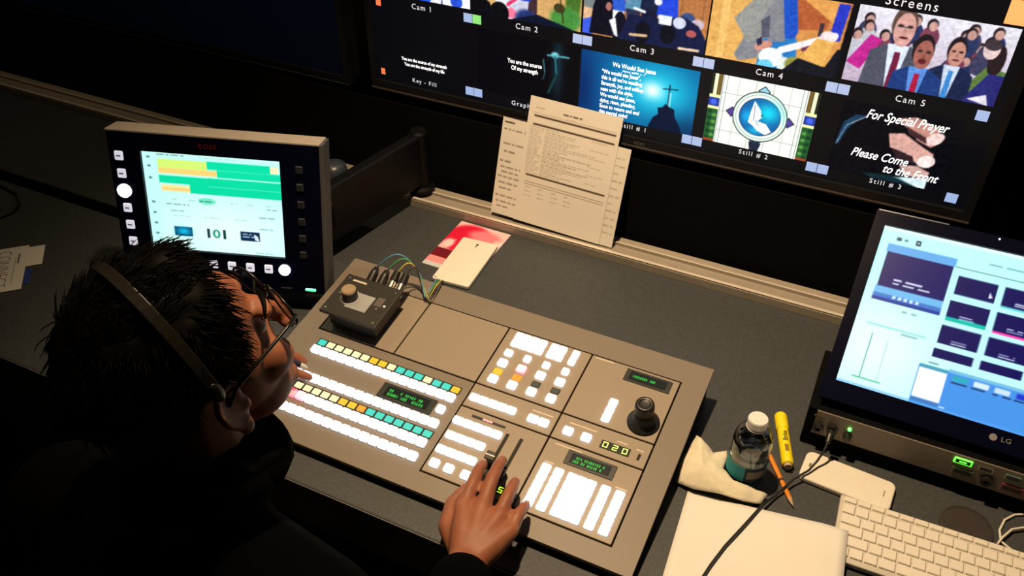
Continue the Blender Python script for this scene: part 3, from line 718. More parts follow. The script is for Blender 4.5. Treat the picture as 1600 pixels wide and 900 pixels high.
for i, (x, m, col) in enumerate(((-.020, m_black, (.10, .30, .50)), (.002, m_black, (.08, .35, .14)), (.022, m_steel, (.60, .48, .06)), (.040, m_steel, (.05, .04, .06)))):
    c = MB().tube([(x, .0445, .024), (x, .056, .028), (x+.001, .070, .036), (x+.002, .080, .042)], [.0085, .0085, .0078, .0045], 14).build('connector', m, ic, smooth=True)
    if m is m_steel:
        MB().tube([(x+.0008, .067, .0345), (x+.002, .083, .0445)], [.0082, .0062], 14).build('strain_relief', m_black, c)
    b0 = Vector((x+.002, .080, .042)); P = []
    e = Vector((.062, .105-.004*i, .008)); 
    for t in np.linspace(0, 1, 14):
        pz = b0.lerp(e, t); pz.z = (1-t)*b0.z+t*e.z+.040*math.sin(math.pi*t)*(1-.12*i); pz.y += .012*math.sin(math.pi*t); P.append(pz)
    IM = (T(*PW(-.5185, .0540, .0024)) @ Matrix.Rotation(TP, 4, 'X')).inverted()
    wx = -.452+.004*i
    P = P[:-1] + [IM @ Vector(v) for v in ((wx, .1725, .078), (wx-.004, .208, .080), (wx-.008, .232, .074), (wx-.014, .240, .045), (wx-.020, .246, .012), (wx-.035, .262, .0025), (wx-.075-.01*i, .300, .0020))]
    MB().tube(P, .0014, 6).build('cable', mat('cable_%d' % i, col, .45), c, smooth=True)

# ------------------------------------------------------------------ touch monitor on an arm
TO = Vector((-.9533, .0805, .2953)); TE1 = Vector((.9327, .3589, -.035)); TE2 = Vector((-.0448, .2115, .9764))
TM = frame(TO, TE1, TE2)          # origin at the screen's top left corner, x right, y up, z toward the viewer
tmn = thing('touch_monitor', 'tilted touch monitor with lit square keys in its black bezel', 'monitor', mtx=TM)
MB().box(-.055, .315, -.250, .032, -.045, -.002).build('casing', m_black, tmn, bevel=.006)
fr = MB()
for q in ((-.055, 0, -.250, .032), (.246, .315, -.250, .032), (0, .246, -.250, -.184), (0, .246, 0, .032)): fr.box(q[0], q[1], q[2], q[3], -.002, .006)
fr.build('bezel', m_bezel, tmn)
MB().box(-.057, .317, .032, .036, -.040, .0065).build('top_trim', mat('trim_silver', (.62, .56, .50), .35, .3, noise=.04), tmn, bevel=.001)
MB().box(.3152, .322, -.248, .034, -.040, .004).build('side_trim', mat('trim_grey', (.10, .10, .11), .4, .2, noise=.06), tmn, bevel=.001)
p = Pic(220, 164, (196, 255, 246), 2)
U = lambda a: a/.246; V = lambda b: b/.184
def R_(x0, y0, x1, y1, c, k=1): p.rect(U(x0), V(y0), U(x1), V(y1), c, k)
p.glow(.6, .8, .5, .35, (236, 255, 252), .9); R_(0, 0, .246, .008, (205, 255, 248)); R_(0, 0, .022, .184, (200, 255, 250))
p.words(U(.026), .02, U(.085), .05, (110, 140, 135), 1, 1); p.words(U(.10), .03, U(.20), .05, (150, 190, 185), 1, 2, .5)
R_(.027, .014, .114, .030, (214, 255, 120)); R_(.027, .030, .131, .040, (255, 216, 120)); R_(.114, .013, .226, .027, (10, 226, 168)); R_(.131, .027, .246, .041, (10, 226, 168)); R_(.226, .014, .240, .026, (255, 240, 190))
R_(.026, .044, .246, .058, (8, 222, 164)); R_(.080, .058, .246, .074, (8, 222, 164)); R_(.029, .061, .080, .073, (240, 236, 150)); R_(.029, .066, .080, .070, (255, 205, 130))
for y in (.0275, .0425, .0585): R_(.114, y, .246, y+.0012, (90, 240, 200))
p.ell(U(.108), V(.087), .065, .035, (120, 235, 200)); p.words(U(.095), V(.085), U(.12), V(.09), (40, 120, 110), 1, 3)
for i, x in enumerate((.045, .075, .15, .18, .215)): p.words(U(x), V(.085), U(x+.014), V(.09), (170, 205, 190), 1, 20+i, .7)
p.words(U(.034), V(.095), U(.075), V(.099), (70, 110, 110), 1, 4); p.words(U(.04), V(.107), U(.065), V(.111), (110, 150, 150), 1, 5); p.words(U(.215), V(.092), U(.24), V(.096), (90, 140, 135), 1, 6); p.words(U(.20), V(.108), U(.238), V(.113), (110, 170, 160), 1, 7); p.words(U(.20), V(.13), U(.235), V(.135), (110, 200, 180), 1, 8)
for i, x in enumerate((.045, .10, .155)): p.words(U(x), V(.116), U(x+.03), V(.120), (150, 215, 205), 1, 9+i, .7)
for y in (.012, .028, .05, .095, .115, .135, .155): p.ell(U(.011), V(y), .014, .012, (90, 150, 145))
R_(.043, .139, .076, .157, (10, 70, 110)); p.glow(U(.06), V(.148), .05, .04, (20, 190, 230), 1)
R_(.103, .139, .108, .157, (20, 60, 60)); R_(.132, .139, .137, .157, (20, 60, 60)); p.ell(U(.120), V(.148), .028, .045, (40, 150, 120)).ell(U(.120), V(.148), .012, .03, (220, 250, 240))
R_(.164, .139, .199, .157, (14, 44, 80)); p.words(U(.168), V(.142), U(.19), V(.152), (200, 230, 240), 2, 30); p.poly([(U(.188), V(.143)), (U(.195), V(.147)), (U(.198), V(.157)), (U(.19), V(.155))], (220, 240, 245))
p.words(U(.19), V(.178), U(.24), V(.182), (120, 190, 180), 1, 12)
o = picture('screen', p.blur(1), .246, .184, picmat('touch_picture', 1.05), tmn, T(0, -.184, -.0008))
e_key = emi('bezel_key', (196, 196, 214), 1.0); kb_ = button_mesh('bezel_key', .0150, .0165, .003, e_key); e_dial = emi('bezel_dial', (255, 255, 255), 2.4)
ki = mat('key_icon', (.2, .2, .25), .5)
for i in range(6):
    x = -.0375+.0008*i; y = -.011-.0322*i
    if i == 2: MB().lathe([(.0125, 0), (.0125, .004), (.011, .006), (0, .0062)], 24).build('dial', e_dial, tmn, (x, y, .006), smooth=False)
    else:
        o = inst('bezel_key', kb_, tmn, (x, y, .006)); MB().box(-.004, .004, -.0012, .0012, .003, .0032).build('key_mark', ki, o)
for i in range(8):
    x = .044-.034+.034*i
    if i == 7: MB().lathe([(.0105, 0), (.0105, .004), (.009, .006), (0, .0062)], 24).build('dial', e_dial, tmn, (.2440, -.2055, .006))
    else:
        o = inst('bezel_key', kb_, tmn, (x, -.2065, .006)); MB().box(-.004, .004, -.0012, .0012, .003, .0032).build('key_mark', ki, o)
ku = button_mesh('bezel_key', .0130, .0140, .003, mat('key_unlit', (.02, .022, .026), .4))
for i in range(6): inst('bezel_key', ku, tmn, (.280, -.012-.0322*i, .006))
inst('power_light', button_mesh('power_light', .020, .0055, .002, emi('led_green', (30, 255, 150), 2.2)), tmn, (.290, -.2425, .006))
MB().box(.235, .255, -.2435, -.2415, .006, .0065).build('printed_label', mat('print_grey', (.08, .08, .08), .5), tmn)
me = textmesh('ROSS', .012, mat('logo_red', (.18, .012, .012), .4), shear=.2, spacing=1.2); inst('brand_logo', me, tmn, (.120, .016, .0061))
MB().box(.07, .19, -.17, -.05, -.060, -.0452).build('mount_plate', m_black, tmn, bevel=.003)

arm = thing('monitor_arm', 'black swivel arm clamped to the desk rail holding the touch monitor', 'monitor arm', (-.690, .555, .0208))
m_arm = mat('arm_paint', (.003, .0035, .005), .5, noise=.15, spec=.2)
MB().lathe([(.030, 0), (.030, .008), (.020, .012), (.020, .140), (.016, .145), (0, .145)], 24).build('post', m_arm, arm, (0, .008, 0), smooth=False)

A = Vector((-.690, .555, .0208))
def boom(x0, y0, x1, y1, z0, z1, w, nm, m):
    d = Vector((x1-x0, y1-y0)); return MB().box(-.02, d.length+.02, -w/2, w/2, z0-A.z, z1-A.z).build(nm, m, arm, (x0-A.x, y0-A.y, 0), (0, 0, math.atan2(d.y, d.x)), bevel=.006)
boom(-.690, .563, -.738, .300, .040, .160, .030, 'boom', m_arm)
MB().lathe([(.028, .06), (.030, .07), (.030, .140), (.026, .156), (.014, .163), (0, .164)], 24).build('swivel_joint', mat('arm_cap', (.03, .04, .06), .35, noise=.1), arm, (-.778-A.x, .375-A.y, -A.z), smooth=True)
boom(-.738, .300, -.778, .375, .075, .130, .024, 'link', m_arm)
bk_ = TM @ Vector((.13, -.11, -.080))
MB().tube([(-.778-A.x, .360-A.y, .11-A.z), tuple((Vector((-.778, .375, .11))*.5+bk_*.5)-A), tuple(bk_-A)], .020, 12).build('forearm', m_arm, arm)

# ------------------------------------------------------------------ computer monitor, reclined, and the port box below it
LO = Vector((.2459, .4690, .2599)); LE1 = Vector((.9966, -.0636, .0520)); LE2 = Vector((.0181, .7874, .6161))
LM = frame(LO, LE1, LE2)
lg = thing('computer_monitor', 'black computer monitor leaning far back and showing a slide program', 'monitor', mtx=LM)
MB().box(-.018, .494, -.300, .022, -.034, -.002).build('casing', m_black, lg, bevel=.006)
fr = MB()
for q in ((-.018, 0, -.300, .022), (.476, .494, -.300, .022), (0, .476, -.300, -.268), (0, .476, 0, .022)): fr.box(q[0], q[1], q[2], q[3], -.002, .005)
fr.build('bezel', m_bezel, lg)
p = Pic(330, 186, (190, 255, 250), 2)
U = lambda a: a/.476; V = lambda b: b/.268
p.rect(0, 0, 1, V(.006), (225, 255, 252)); p.glow(.08, .75, .2, .3, (235, 255, 250), .9)
R_(.014, .028, .116, .042, (96, 170, 232)); R_(.016, .042, .114, .100, (4, 4, 92)); R_(.014, .100, .114, .112, (110, 185, 236)); R_(.014, .112, .114, .118, (60, 120, 200)); R_(.014, .118, .114, .124, (30, 60, 150))
p.words(U(.037), V(.083), U(.092), V(.095), (236, 240, 255), 2, 3, 1)
for i in range(5): p.ell(U(.045+.0085*i), V(.114), .006, .010, (210, 235, 250))
R_(.024, .015, .031, .021, (30, 70, 90)); p.ell(U(.038), V(.018), .006, .008, (80, 140, 150)); R_(.053, .014, .060, .022, (10, 30, 60)); R_(.055, .0165, .058, .0195, (200, 240, 240))
R_(.117, .040, .476, .0415, (70, 130, 130)); p.words(U(.16), V(.022), U(.3), V(.028), (90, 150, 150), 1, 4)
for j, y in enumerate((.054, .095, .136, .174)):
    y1 = y+.030 if j < 3 else y+.015
    for i in range(5):
        x = .124-.0015*j+.066*i
        R_(x, y, x+.056, y1, (3, 3, 84))
        if j < 3 and (i, j) != (0, 0): p.words(U(x+.018), V(y+.021), U(x+.040), V(y+.028), (225, 235, 255), 2, 40+i+5*j, .9)
        if (i, j) == (0, 1): R_(x, y1-.003, x+.056, y1+.003, (0, 190, 170))
        if (i, j) == (1, 1): R_(x, y1, x+.056, y1+.004, (250, 60, 170))
        if (i, j) == (1, 0): R_(x, y1, x+.056, y1+.004, (110, 220, 225))
p.poly([(U(.172), V(.069)), (U(.172), V(.078)), (U(.177), V(.077))], (240, 245, 255))
p.words(U(.062), V(.130), U(.098), V(.137), (110, 160, 165), 1, 60); p.words(U(.07), V(.166), U(.1), V(.172), (120, 170, 175), 1, 61)
R_(.018, .162, .105, .165, (150, 225, 225)); R_(.030, .178, .0315, .252, (60, 160, 140)); R_(.02, .251, .062, .253, (70, 190, 140)); R_(.055, .182, .056, .25, (170, 220, 215))
p.words(U(.118), V(.196), U(.133), V(.201), (60, 110, 120), 1, 62)
R_(.107, .204, .476, .268, (66, 146, 230)); R_(.108, .203, .148, .208, (70, 160, 180)); R_(.108, .209, .147, .256, (248, 252, 255)); R_(.148, .200, .476, .205, (120, 190, 225)); R_(.108, .256, .147, .262, (60, 120, 190))
for i, c in enumerate(((40, 170, 190), (215, 235, 245), (200, 225, 250), (30, 50, 200), (60, 130, 200), (210, 220, 230))):
    x = .156+.0285*i; R_(x, .208, x+.020, .216, c); p.words(U(x-.002), V(.217), U(x+.024), V(.222), (15, 35, 80), 1, 70+i, 1)
p.words(U(.148), V(.258), U(.156), V(.263), (230, 240, 255), 1, 80); p.rect(0, V(.262), 1, 1, (90, 165, 240), .5)
picture('screen', p.blur(1), .476, .268, picmat('computer_picture', 1.1), lg, T(0, -.268, -.0008))
m_logo = mat('logo_lightgrey', (.22, .22, .24), .4)
lo = inst('brand_logo', textmesh('LG', .0105, m_logo, spacing=1.15), lg, (.2435, -.2820, .0051))
MB().lathe([(.0052, 0), (.0052, .0003), (0, .0003)], 24).build('brand_mark', m_logo, lg, (.2265, -.2820, .005))
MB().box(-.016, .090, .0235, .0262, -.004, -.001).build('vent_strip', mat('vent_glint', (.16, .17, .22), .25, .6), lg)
MB().lathe([(.0016, 0), (.0016, .001), (0, .0012)], 10).build('sensor_light', emi('sensor', (190, 210, 240), 1.2), lg, (.163, .017, .005))
bk = TM  # stand
st_top = LM @ Vector((.238, -.13, -.036))
sto = Vector((.480, .46, 0))
def rel(v): 
    return LM.inverted() @ Vector(v)
MB().tube([rel((st_top.x, st_top.y, st_top.z)), rel((.487, .43, .10)), rel((.487, .45, .012))], [.03, .028, .03], 12).build('stand_neck', m_black, lg)
sb = MB().box(.39, .58, .40, .515, .0, .013); sb.v = [tuple(rel(v)) for v in sb.v]; sb.build('stand_base', m_black, lg, bevel=.003)

pb = thing('port_box', 'black box with grey port strip and green lit socket under the leaning monitor', 'device', (.55, .29, 0))
MB().extr_x([(-.090, .004), (.10, .004), (.10, .040), (-.079, .040), (-.079, .0785), (-.090, .0785)], -.335, .40).build('body', m_blackmat, pb)
for x in (-.3, .36):
    for y in (-.07, .08): MB().lathe([(.01, 0), (.01, .0045)], 12).build('foot', m_black, pb, (x, y, 0))
MB().box(-.322, .395, -.0925, -.0895, .030, .0775).build('port_strip', mat('port_grey', (.20, .175, .155), .5, .2, noise=.06), pb)
def port(x, z, w, h, m, inner, nm='socket', x0=.55):
    o = MB().box(x-x0-w/2, x-x0+w/2, -.0945, -.0925, z-h/2, z+h/2).build(nm, m, pb, bevel=.0006, seg=1)
    if inner is not None: MB().box(x-x0-w*.40, x-x0+w*.40, -.0950, -.0944, z-h*.30, z+h*.30).build('socket_core', inner, o)
    return o
eg = emi('usb_green', (60, 255, 40), 1.6); dk = mat('socket_dark', (.01, .01, .01), .5)
o = port(.4380, .0680, .0250, .0110, eg, dk); MB().box(.438-.55-.005, .438-.55+.005, -.0956, -.0949, .0670, .0690).build('socket_tongue', eg, o)
port(.4690, .0670, .0200, .0100, m_steel, dk); port(.4430, .0480, .0290, .0120, mat('socket_olive', (.12, .14, .08), .5), dk); port(.5050, .0660, .021, .010, mat('socket_teal', (.1, .2, .17), .5), dk); port(.5105, .0450, .030, .013, mat('socket_maroon', (.22, .05, .06), .5), dk); port(.535, .0670, .016, .010, mat('socket_rust', (.3, .1, .06), .5), dk)
for x, z in ((.4760, .047), (.541, .045), (.2560, .0500), (.2360, .0450)):
    MB().lathe([(.0085, 0), (.0085, .006), (.004, .0065), (.004, .003), (0, .003)], 18).build('round_jack', m_black, pb, (x-.55, -.0925, z), (math.pi/2, 0, 0))
MB().lathe([(.0028, 0), (.0028, .003), (0, .004)], 12).build('power_light', emi('led_green2', (60, 255, 90), 3.0), pb, (.2795-.55, -.0925, .0610), (math.pi/2, 0, 0))
MB().lathe([(.0062, 0), (.0062, .008), (.005, .009), (0, .009)], 18).build('volume_knob', m_black, pb, (.2795-.55, -.0925, .0460), (math.pi/2, 0, 0))
MB().box(.225-.55, .240-.55, -.0930, -.0924, .066, .069).build('printed_label', MATS['print_dim'], pb)

# black cord from the box's jack to the front of the desk
b = MB().tube([(.2555, .180, .0490), (.2550, .170, .046), (.253, .160, .036), (.248, .148, .023), (.240, .130, .0165), (.222, .105, .013), (.205, .070, .006), (.196, .050, .0095), (.190, .035, .0120), (.175, -.010, .0115), (.160, -.052, .0095), (.150, -.090, .0085), (.143, -.125, .0080), (.130, -.190, .0070), (.124, -.222, .0050), (.121, -.232, -.008), (.120, -.236, -.10), (.118, -.240, -.25)], .0018, 8)
o = b.build('headphone_cord', m_cable, None, smooth=True); tag(o, 'thin black cord running from the port box across the white sheet', 'cord')
pl = MB().tube([(.2560, .1895, .0500), (.2556, .182, .0495), (.2550, .170, .046)], [.0062, .006, .0035], 12).build('plug', m_black, o, (0, 0, 0))

# ------------------------------------------------------------------ papers standing on the rail
SA = Vector((0, .048, .2)).normalized(); SO = Vector((0, .543, .0145))
def sheet(name, x0, x1, hgt, off, pic, label, cat, h0=0.0, r=-.03):
    o0 = SO + Vector((x0, 0, 0)) + SA*h0 + Vector((0, -SA.z, SA.y))*off
    ex = Vector((1, 0, 0)); M = frame(o0, ex*math.cos(r)+SA*math.sin(r), SA*math.cos(r)-ex*math.sin(r))
    w = x1-x0
    bow = lambda X, Y: .004*np.sin(np.pi*X/w)*0+0.003*(Y/hgt)**2*0
    r = thing(name, label, cat, mtx=M)
    MB().box(0, w, 0, hgt, -.0004, -.0001).build('sheet', m_paper, r)
    picture('print', pic, w, hgt, printmat('print'), r, Matrix.Identity(4))
    return r
p = Pic(170, 130, (246, 243, 236), 2); ink = (96, 88, 84)
for i, y in enumerate((.12, .26, .34, .44, .50, .55, .60, .66, .72, .80, .86, .91)): p.words(.02+.01*(i % 3), y-.02, .20, y+.015, ink, 1, i, .6)
p.rect(.02, .04, .10, .055, (70, 60, 60)); p.rect(.19, .09, .23, .13, (90, 85, 85))
for i in range(11): p.words(.90, .10+.075*i, .975, .13+.075*i, (170, 150, 140), 1, 30+i, .6)
sheet('schedule_sheet', -.508, -.232, .2090, .0008, p.blur(1), 'wide white printed sheet behind the schedule page on the desk rail', 'paper', .0095)
p = Pic(150, 200, (247, 243, 236), 2)
p.words(.38, .075, .62, .10, (80, 70, 70), 1, 1); p.words(.08, .07, .2, .09, (200, 120, 110), 1, 2, .5); p.words(.42, .11, .58, .12, (200, 120, 110), 1, 3, .5)
for y in (.135, .20, .60): p.rect(.07, y, .955, y+.014, (92, 78, 66))
p.rect(.05, .12, .96, .123, (160, 150, 140)); p.rect(.07, .66, .96, .664, (150, 140, 130)); p.rect(.07, .68, .96, .684, (150, 140, 130))
for i in range(23):
    y = .225+.0162*i; p.words(.05, y, .20, y+.012, (150, 138, 128), 1, 50+i, .6); p.words(.22, y, .22+.18+.5*((i*37) % 10)/10, y+.012, (140, 128, 118), 1, 90+i, .65)
    if i % 4 == 0: p.words(.72, y, .93, y+.012, (150, 138, 128), 1, 130+i, .6)
for i in range(3):
    for j in range(4): p.words(.08+.15*j, .70+.035*i, .16+.15*j, .715+.035*i, (160, 150, 140), 1, 170+4*i+j, .6)
sheet('schedule_page', -.4545, -.2595, .2660, .0022, p.blur(1), 'upright white schedule page with dark bars leaning on the desk rail', 'paper', .0075)

# ------------------------------------------------------------------ phone on a red flyer
p = Pic(90, 120, (236, 210, 214), 2)
p.vgrad((238, 200, 206), (225, 190, 196)); p.ell(.35, .33, .42, .30, (216, 20, 62), soft=.25).ell(.62, .2, .3, .12, (240, 130, 150), soft=.5).rect(0, .62, 1, .80, (110, 14, 34)).words(.45, .66, .8, .76, (240, 220, 220), 2, 4, 1).rect(0, .8, 1, 1, (238, 150, 162)).rect(0, .92, 1, 1, (200, 205, 214)).ell(.12, .5, .1, .1, (250, 210, 216), soft=.6).words(.75, .3, 1, .45, (120, 130, 140), 4, 9, .8).rect(.82, .2, 1, .5, (220, 224, 228), .5).line((.05, .55), (.2, .4), .02, (255, 220, 225))
fa = math.radians(-.5)
fl = thing('flyer', 'red and pink flyer lying partly under the white phone', 'flyer', mtx=frame((-.5650, .347, .0005), (math.cos(fa), math.sin(fa), 0), (-math.sin(fa)-.02, math.cos(fa), 0)))
MB().box(0, .118, 0, .168, -.0004, -.0001).build('sheet', m_paper, fl)
picture('print', p.blur(1), .118, .168, printmat('print'), fl, Matrix.Identity(4))
def rrect(w, h, r, n=5):
    pts = []
    for cx, cy, a0 in ((w/2-r, h/2-r, 0), (-w/2+r, h/2-r, 90), (-w/2+r, -h/2+r, 180), (w/2-r, -h/2+r, 270)):
        for i in range(n+1):
            a = math.radians(a0+90*i/n); pts.append((cx+r*math.cos(a), cy+r*math.sin(a)))
    return pts
m_pw = mat('phone_white', (.82, .79, .72), .35, noise=.02)
pa = .0651
pc = Vector((-.527, .4545, 0)) + Vector((math.cos(pa)*.0395+math.sin(pa)*.0755, math.sin(pa)*.0395-math.cos(pa)*.0755, 0))
ph = thing('smartphone', 'white smartphone lying face down on the red flyer', 'phone', (pc.x, pc.y, .0010), (0, 0, pa))
MB().prism(rrect(.079, .151, .005), 0.0002, .0078).build('back_cover', m_pw, ph, bevel=.0015)
MB().prism(rrect(.0795, .1515, .005), .0004, .0030).build('frame_band', m_steel, ph)
for x, y, r_ in ((0, .058, .0028), (-.0005, .0515, .0016)):
    MB().lathe([(r_, .0078), (r_, .0082), (0, .0082)], 14).build('camera_lens' if r_ > .002 else 'flash', m_black, ph, (x, y, 0))
MB().box(-.036, -.031, -.071, -.0695, .0078, .0081).build('speaker_slot', m_black, ph)

# ------------------------------------------------------------------ right end of the desk
m_clear = mat('bottle_plastic', (.93, .97, .97), .06, trans=1.0)
m_water = mat('water', (.85, .95, .95), .02, trans=1.0); MATS['water'].node_tree.nodes['Principled BSDF'].inputs['IOR'].default_value = 1.33
bo = thing('water_bottle', 'small clear plastic water bottle with white cap and blue label', 'bottle', (.1525, .0920, .0))
prof = [(.020, 0), (.026, .002), (.029, .007), (.0292, .014), (.0292, .020), (.0292, .026), (.0292, .032), (.0292, .052), (.0280, .060), (.0292, .080), (.0270, .092), (.0215, .103), (.0145, .110), (.0125, .113), (.0125, .120)]
inner = [(max(r-.0009, .001), z+.0012 if i == 0 else z) for i, (r, z) in enumerate(prof)]
b = MB(); n = 32; vs = []; fs = []
full = prof + inner[::-1]
for r, z in full:
    for k in range(n): a = 2*math.pi*k/n; vs.append((r*math.cos(a), r*math.sin(a), z))
for i in range(len(full)-1):
    for k in range(n): fs.append((i*n+k, i*n+(k+1) % n, (i+1)*n+(k+1) % n, (i+1)*n+k))
fs.append(tuple(range(n-1, -1, -1))); m_ = (len(full)-1)*n; fs.append(tuple(range(m_, m_+n))); b.add(vs, fs)
b.build('bottle_wall', m_clear, bo, smooth=True)
MB().lathe([(r-.0011, max(z, .0016)) for r, z in prof[:10]]+[(.0262, .078), (0, .078)], 32).build('water', m_water, bo, smooth=True)
MB().lathe([(.0140, .1125), (.0146, .1135), (.0146, .1245), (.0136, .1265), (0, .1265)], 28).build('cap', m_white, bo, smooth=False)
MB().lathe([(.0148, .1085), (.0148, .1110), (.0135, .1112), (.0135, .1085)], 28).build('neck_ring', m_white, bo)
p = Pic(200, 40, (50, 150, 165), 2)
p.rect(0, 0, 1, .06, (150, 190, 190)); p.rect(.18, 0, .36, 1, (20, 40, 66)).rect(.20, .25, .34, .75, (120, 110, 100)).rect(.36, 0, .5, 1, (60, 120, 140)).ell(.60, .5, .06, .35, (50, 90, 150)).ell(.60, .5, .035, .2, (170, 180, 215)).rect(.66, .1, .78, .9, (40, 150, 150)).rect(.78, 0, .9, 1, (70, 90, 140)).words(.8, .2, .89, .8, (200, 210, 230), 4, 3, .9)
def cyl(o):
    me = o.data; R = .0297
    for v in me.vertices:
        a = v.co.x/R; y = v.co.y
        v.co = (R*math.cos(a), R*math.sin(a), .019+y)
o = picture('label_wrap', p, 2*math.pi*.0297, .030, printmat('print'), bo, Matrix.Identity(4)); cyl(o); o.rotation_euler = (0, 0, math.radians(-150))

# crumpled napkin
nk = [(.0645, .1262, .012), (.0760, .1080, .030), (.1000, .1010, .014), (.1180, .1180, .010), (.1215, .1000, .018), (.1230, .0760, .016), (.1420, .0560, .020), (.1700, .0620, .012), (.1935, .0640, .006), (.1900, .0440, .004), (.1650, .0330, .010), (.1300, .0280, .014), (.0920, .0240, .008), (.0640, .0290, .004), (.0600, .0560, .016), (.0640, .0900, .020), (.0850, .0750, .032), (.1010, .0780, .024), (.0950, .0500, .030), (.1250, .0520, .024), (.1600, .0480, .018)]
nf = [(0, 15, 1), (1, 15, 16), (1, 16, 17), (1, 17, 2), (2, 17, 4), (2, 4, 3), (15, 14, 16), (14, 18, 16), (16, 18, 17), (17, 18, 19), (17, 19, 5), (17, 5, 4), (5, 19, 6), (14, 13, 18), (13, 12, 18), (18, 12, 11), (18, 11, 19), (19, 11, 20), (19, 20, 6), (6, 20, 7), (11, 10, 20), (20, 10, 9), (20, 9, 8), (20, 8, 7)]
b = MB().add([(x-.10, y-.07, z) for x, y, z in nk], nf)
o = b.build('napkin', m_napkin, None, (.10, .07, .0022), smooth=True)
sd_ = o.modifiers.new('sub', 'SUBSURF'); sd_.levels = 2; sd_.render_levels = 2; sd_.subdivision_type = 'SIMPLE'
tx = bpy.data.textures.new('wrinkle', 'CLOUDS'); tx.noise_scale = .018
dm = o.modifiers.new('disp', 'DISPLACE'); dm.texture = tx; dm.strength = .005; dm.mid_level = .4
so_ = o.modifiers.new('solid', 'SOLIDIFY'); so_.thickness = .0012
tag(o, 'crumpled cream paper napkin lying against the water bottle', 'napkin')

# highlighter
ha, hb = Vector((.1770, .2320, .0105)), Vector((.2105, .1290, .0105))
hd = (hb-ha).normalized(); HMx = frame(ha, hd, Vector((0, 0, 1)).cross(hd)); L = (hb-ha).length
hl = thing('highlighter', 'fat yellow highlighter marker lying beside the water bottle', 'marker', mtx=HMx)
m_yel = mat('highlighter_yellow', (.92, .78, .01), .4, noise=.03); 
XR_ = Matrix.Rotation(math.pi/2, 4, 'Y')
MB().lathe([(.0085, .030), (.0092, .034), (.0092, L-.008), (.0085, L-.004), (.0060, L-.0035), (0, L-.0035)], 20, XR_).build('barrel', m_yel, hl, smooth=True)
MB().lathe([(.0088, 0), (.0102, .003), (.0102, .030), (.0095, .0325), (0, .0325)], 20, XR_).build('marker_cap', m_yel, hl)
MB().lathe([(.0058, L-.004), (.0058, L+.001), (0, L+.001)], 16, XR_).build('end_plug', mat('plug_grey', (.5, .42, .30), .5), hl)
inst('print', textmesh('Brite', .0105, mat('ink_black', (.01, .01, .01), .5), offset=.0001), hl, (.052, .0, .0093), (0, 0, math.pi))
MB().box(.070, .084, -.003, .003, .0091, .0094).build('printed_mark', mat('ink_brown', (.30, .20, .02), .5), hl)

# pencil
ha, hb = Vector((.1800, .1450, .0040)), Vector((.2335, .0620, .0040))
hd = (hb-ha).normalized(); L = (hb-ha).length
pn = thing('pencil', 'short orange pencil with sharpened tip lying by the bottle', 'pencil', mtx=frame(ha, hd, Vector((0, 0, 1)).cross(hd)))
MB().lathe([(.0037, 0), (.0037, L-.016)], 6, XR_).build('shaft', mat('pencil_orange', (.75, .26, .02), .45, noise=.06), pn)
MB().lathe([(.0037, L-.016), (.0012, L-.004)], 12, XR_).build('wood_cone', mat('pencil_wood', (.55, .38, .2), .7), pn)
MB().lathe([(.0012, L-.004), (.0002, L)], 8, XR_).build('lead_tip', m_black, pn)
MB().lathe([(.0039, L-.052), (.0039, L-.048)], 12, XR_).build('dark_band', mat('band_brown', (.05, .02, .01), .5), pn)

# second phone
pa = math.radians(-4.3)
ph = thing('smartphone', 'white smartphone with rounded corners lying above the keyboard', 'phone', (.2965, .1440, 0), (0, 0, pa))
MB().prism(rrect(.134, .060, .011), .0002, .0100).build('case', m_pw, ph, bevel=.003, seg=3)
MB().box(-.058, -.0545, -.004, .004, .0100, .0103).build('camera_slot', mat('slot_grey', (.2, .18, .16), .4), ph)
MB().box(.052, .0545, -.006, .006, .0100, .0103).build('printed_mark', mat('mark_tan', (.42, .38, .33), .5), ph)

# loose sheet, its right edge riding up on the keyboard
a_ = math.radians(4)
p = Pic(20, 24, (244, 240, 230))
def lift(X, Y): 
    t = np.clip((X-.02)/.175, 0, 1); return .0008+.0172*t**1.25
ls_ = thing('paper_sheet', 'blank white sheet of paper at the front desk edge beside the keyboard', 'paper', mtx=frame((.1010, -.2130, 0), (math.cos(a_), math.sin(a_), 0), (-math.sin(a_), math.cos(a_), 0)))
o = picture('sheet', p, .228, .240, m_paper, ls_, Matrix.Identity(4), lift)
so_ = o.modifiers.new('solid', 'SOLIDIFY'); so_.thickness = .0004; so_.offset = -1

# keyboard
ka = .0314
kb = thing('keyboard', 'slim white computer keyboard lying in front of the leaning monitor', 'keyboard', (.3066, .0848, 0), (0, 0, ka))
m_kbody = mat('keyboard_body', (.66, .63, .57), .4, .15, noise=.03); m_key = mat('keycap_white', (.80, .77, .70), .45, noise=.02)
u = .019
MB().prism([(-.0135, -.0930), (.2680, -.0930), (.2680, .0255), (-.0135, .0255)], .003, .0125).build('body', m_kbody, kb, bevel=.002)
for x in (0, .25):
    for y in (-.08, .015): MB().lathe([(.005, 0), (.005, .0035)], 10).build('foot', m_white, kb, (x, y, 0))
KM = {}
def key(x, y, w, d=.0160):
    k = (round(w, 4), d)
    if k not in KM: KM[k] = button_mesh('key', w-.0028, d, .0032, m_key, .0008)
    inst('key', KM[k], kb, (x, y, .0125))
x0 = -u/2
for i in range(14): key(x0+.0197*(i+.5), .0172, .0197, .0090)
def rowk(y, ws):
    x = x0
    for w in ws: key(x+w*u/2, y, w*u); x += w*u
rowk(0, [1]*13+[1.5]); rowk(-u, [1.5]+[1]*13); rowk(-2*u, [1.75]+[1]*11+[1.75]); rowk(-3*u, [2.25]+[1]*10+[2.25]); rowk(-4*u, [1, 1, 1, 1.25, 5, 1.25, 1, 1, 1, 1])

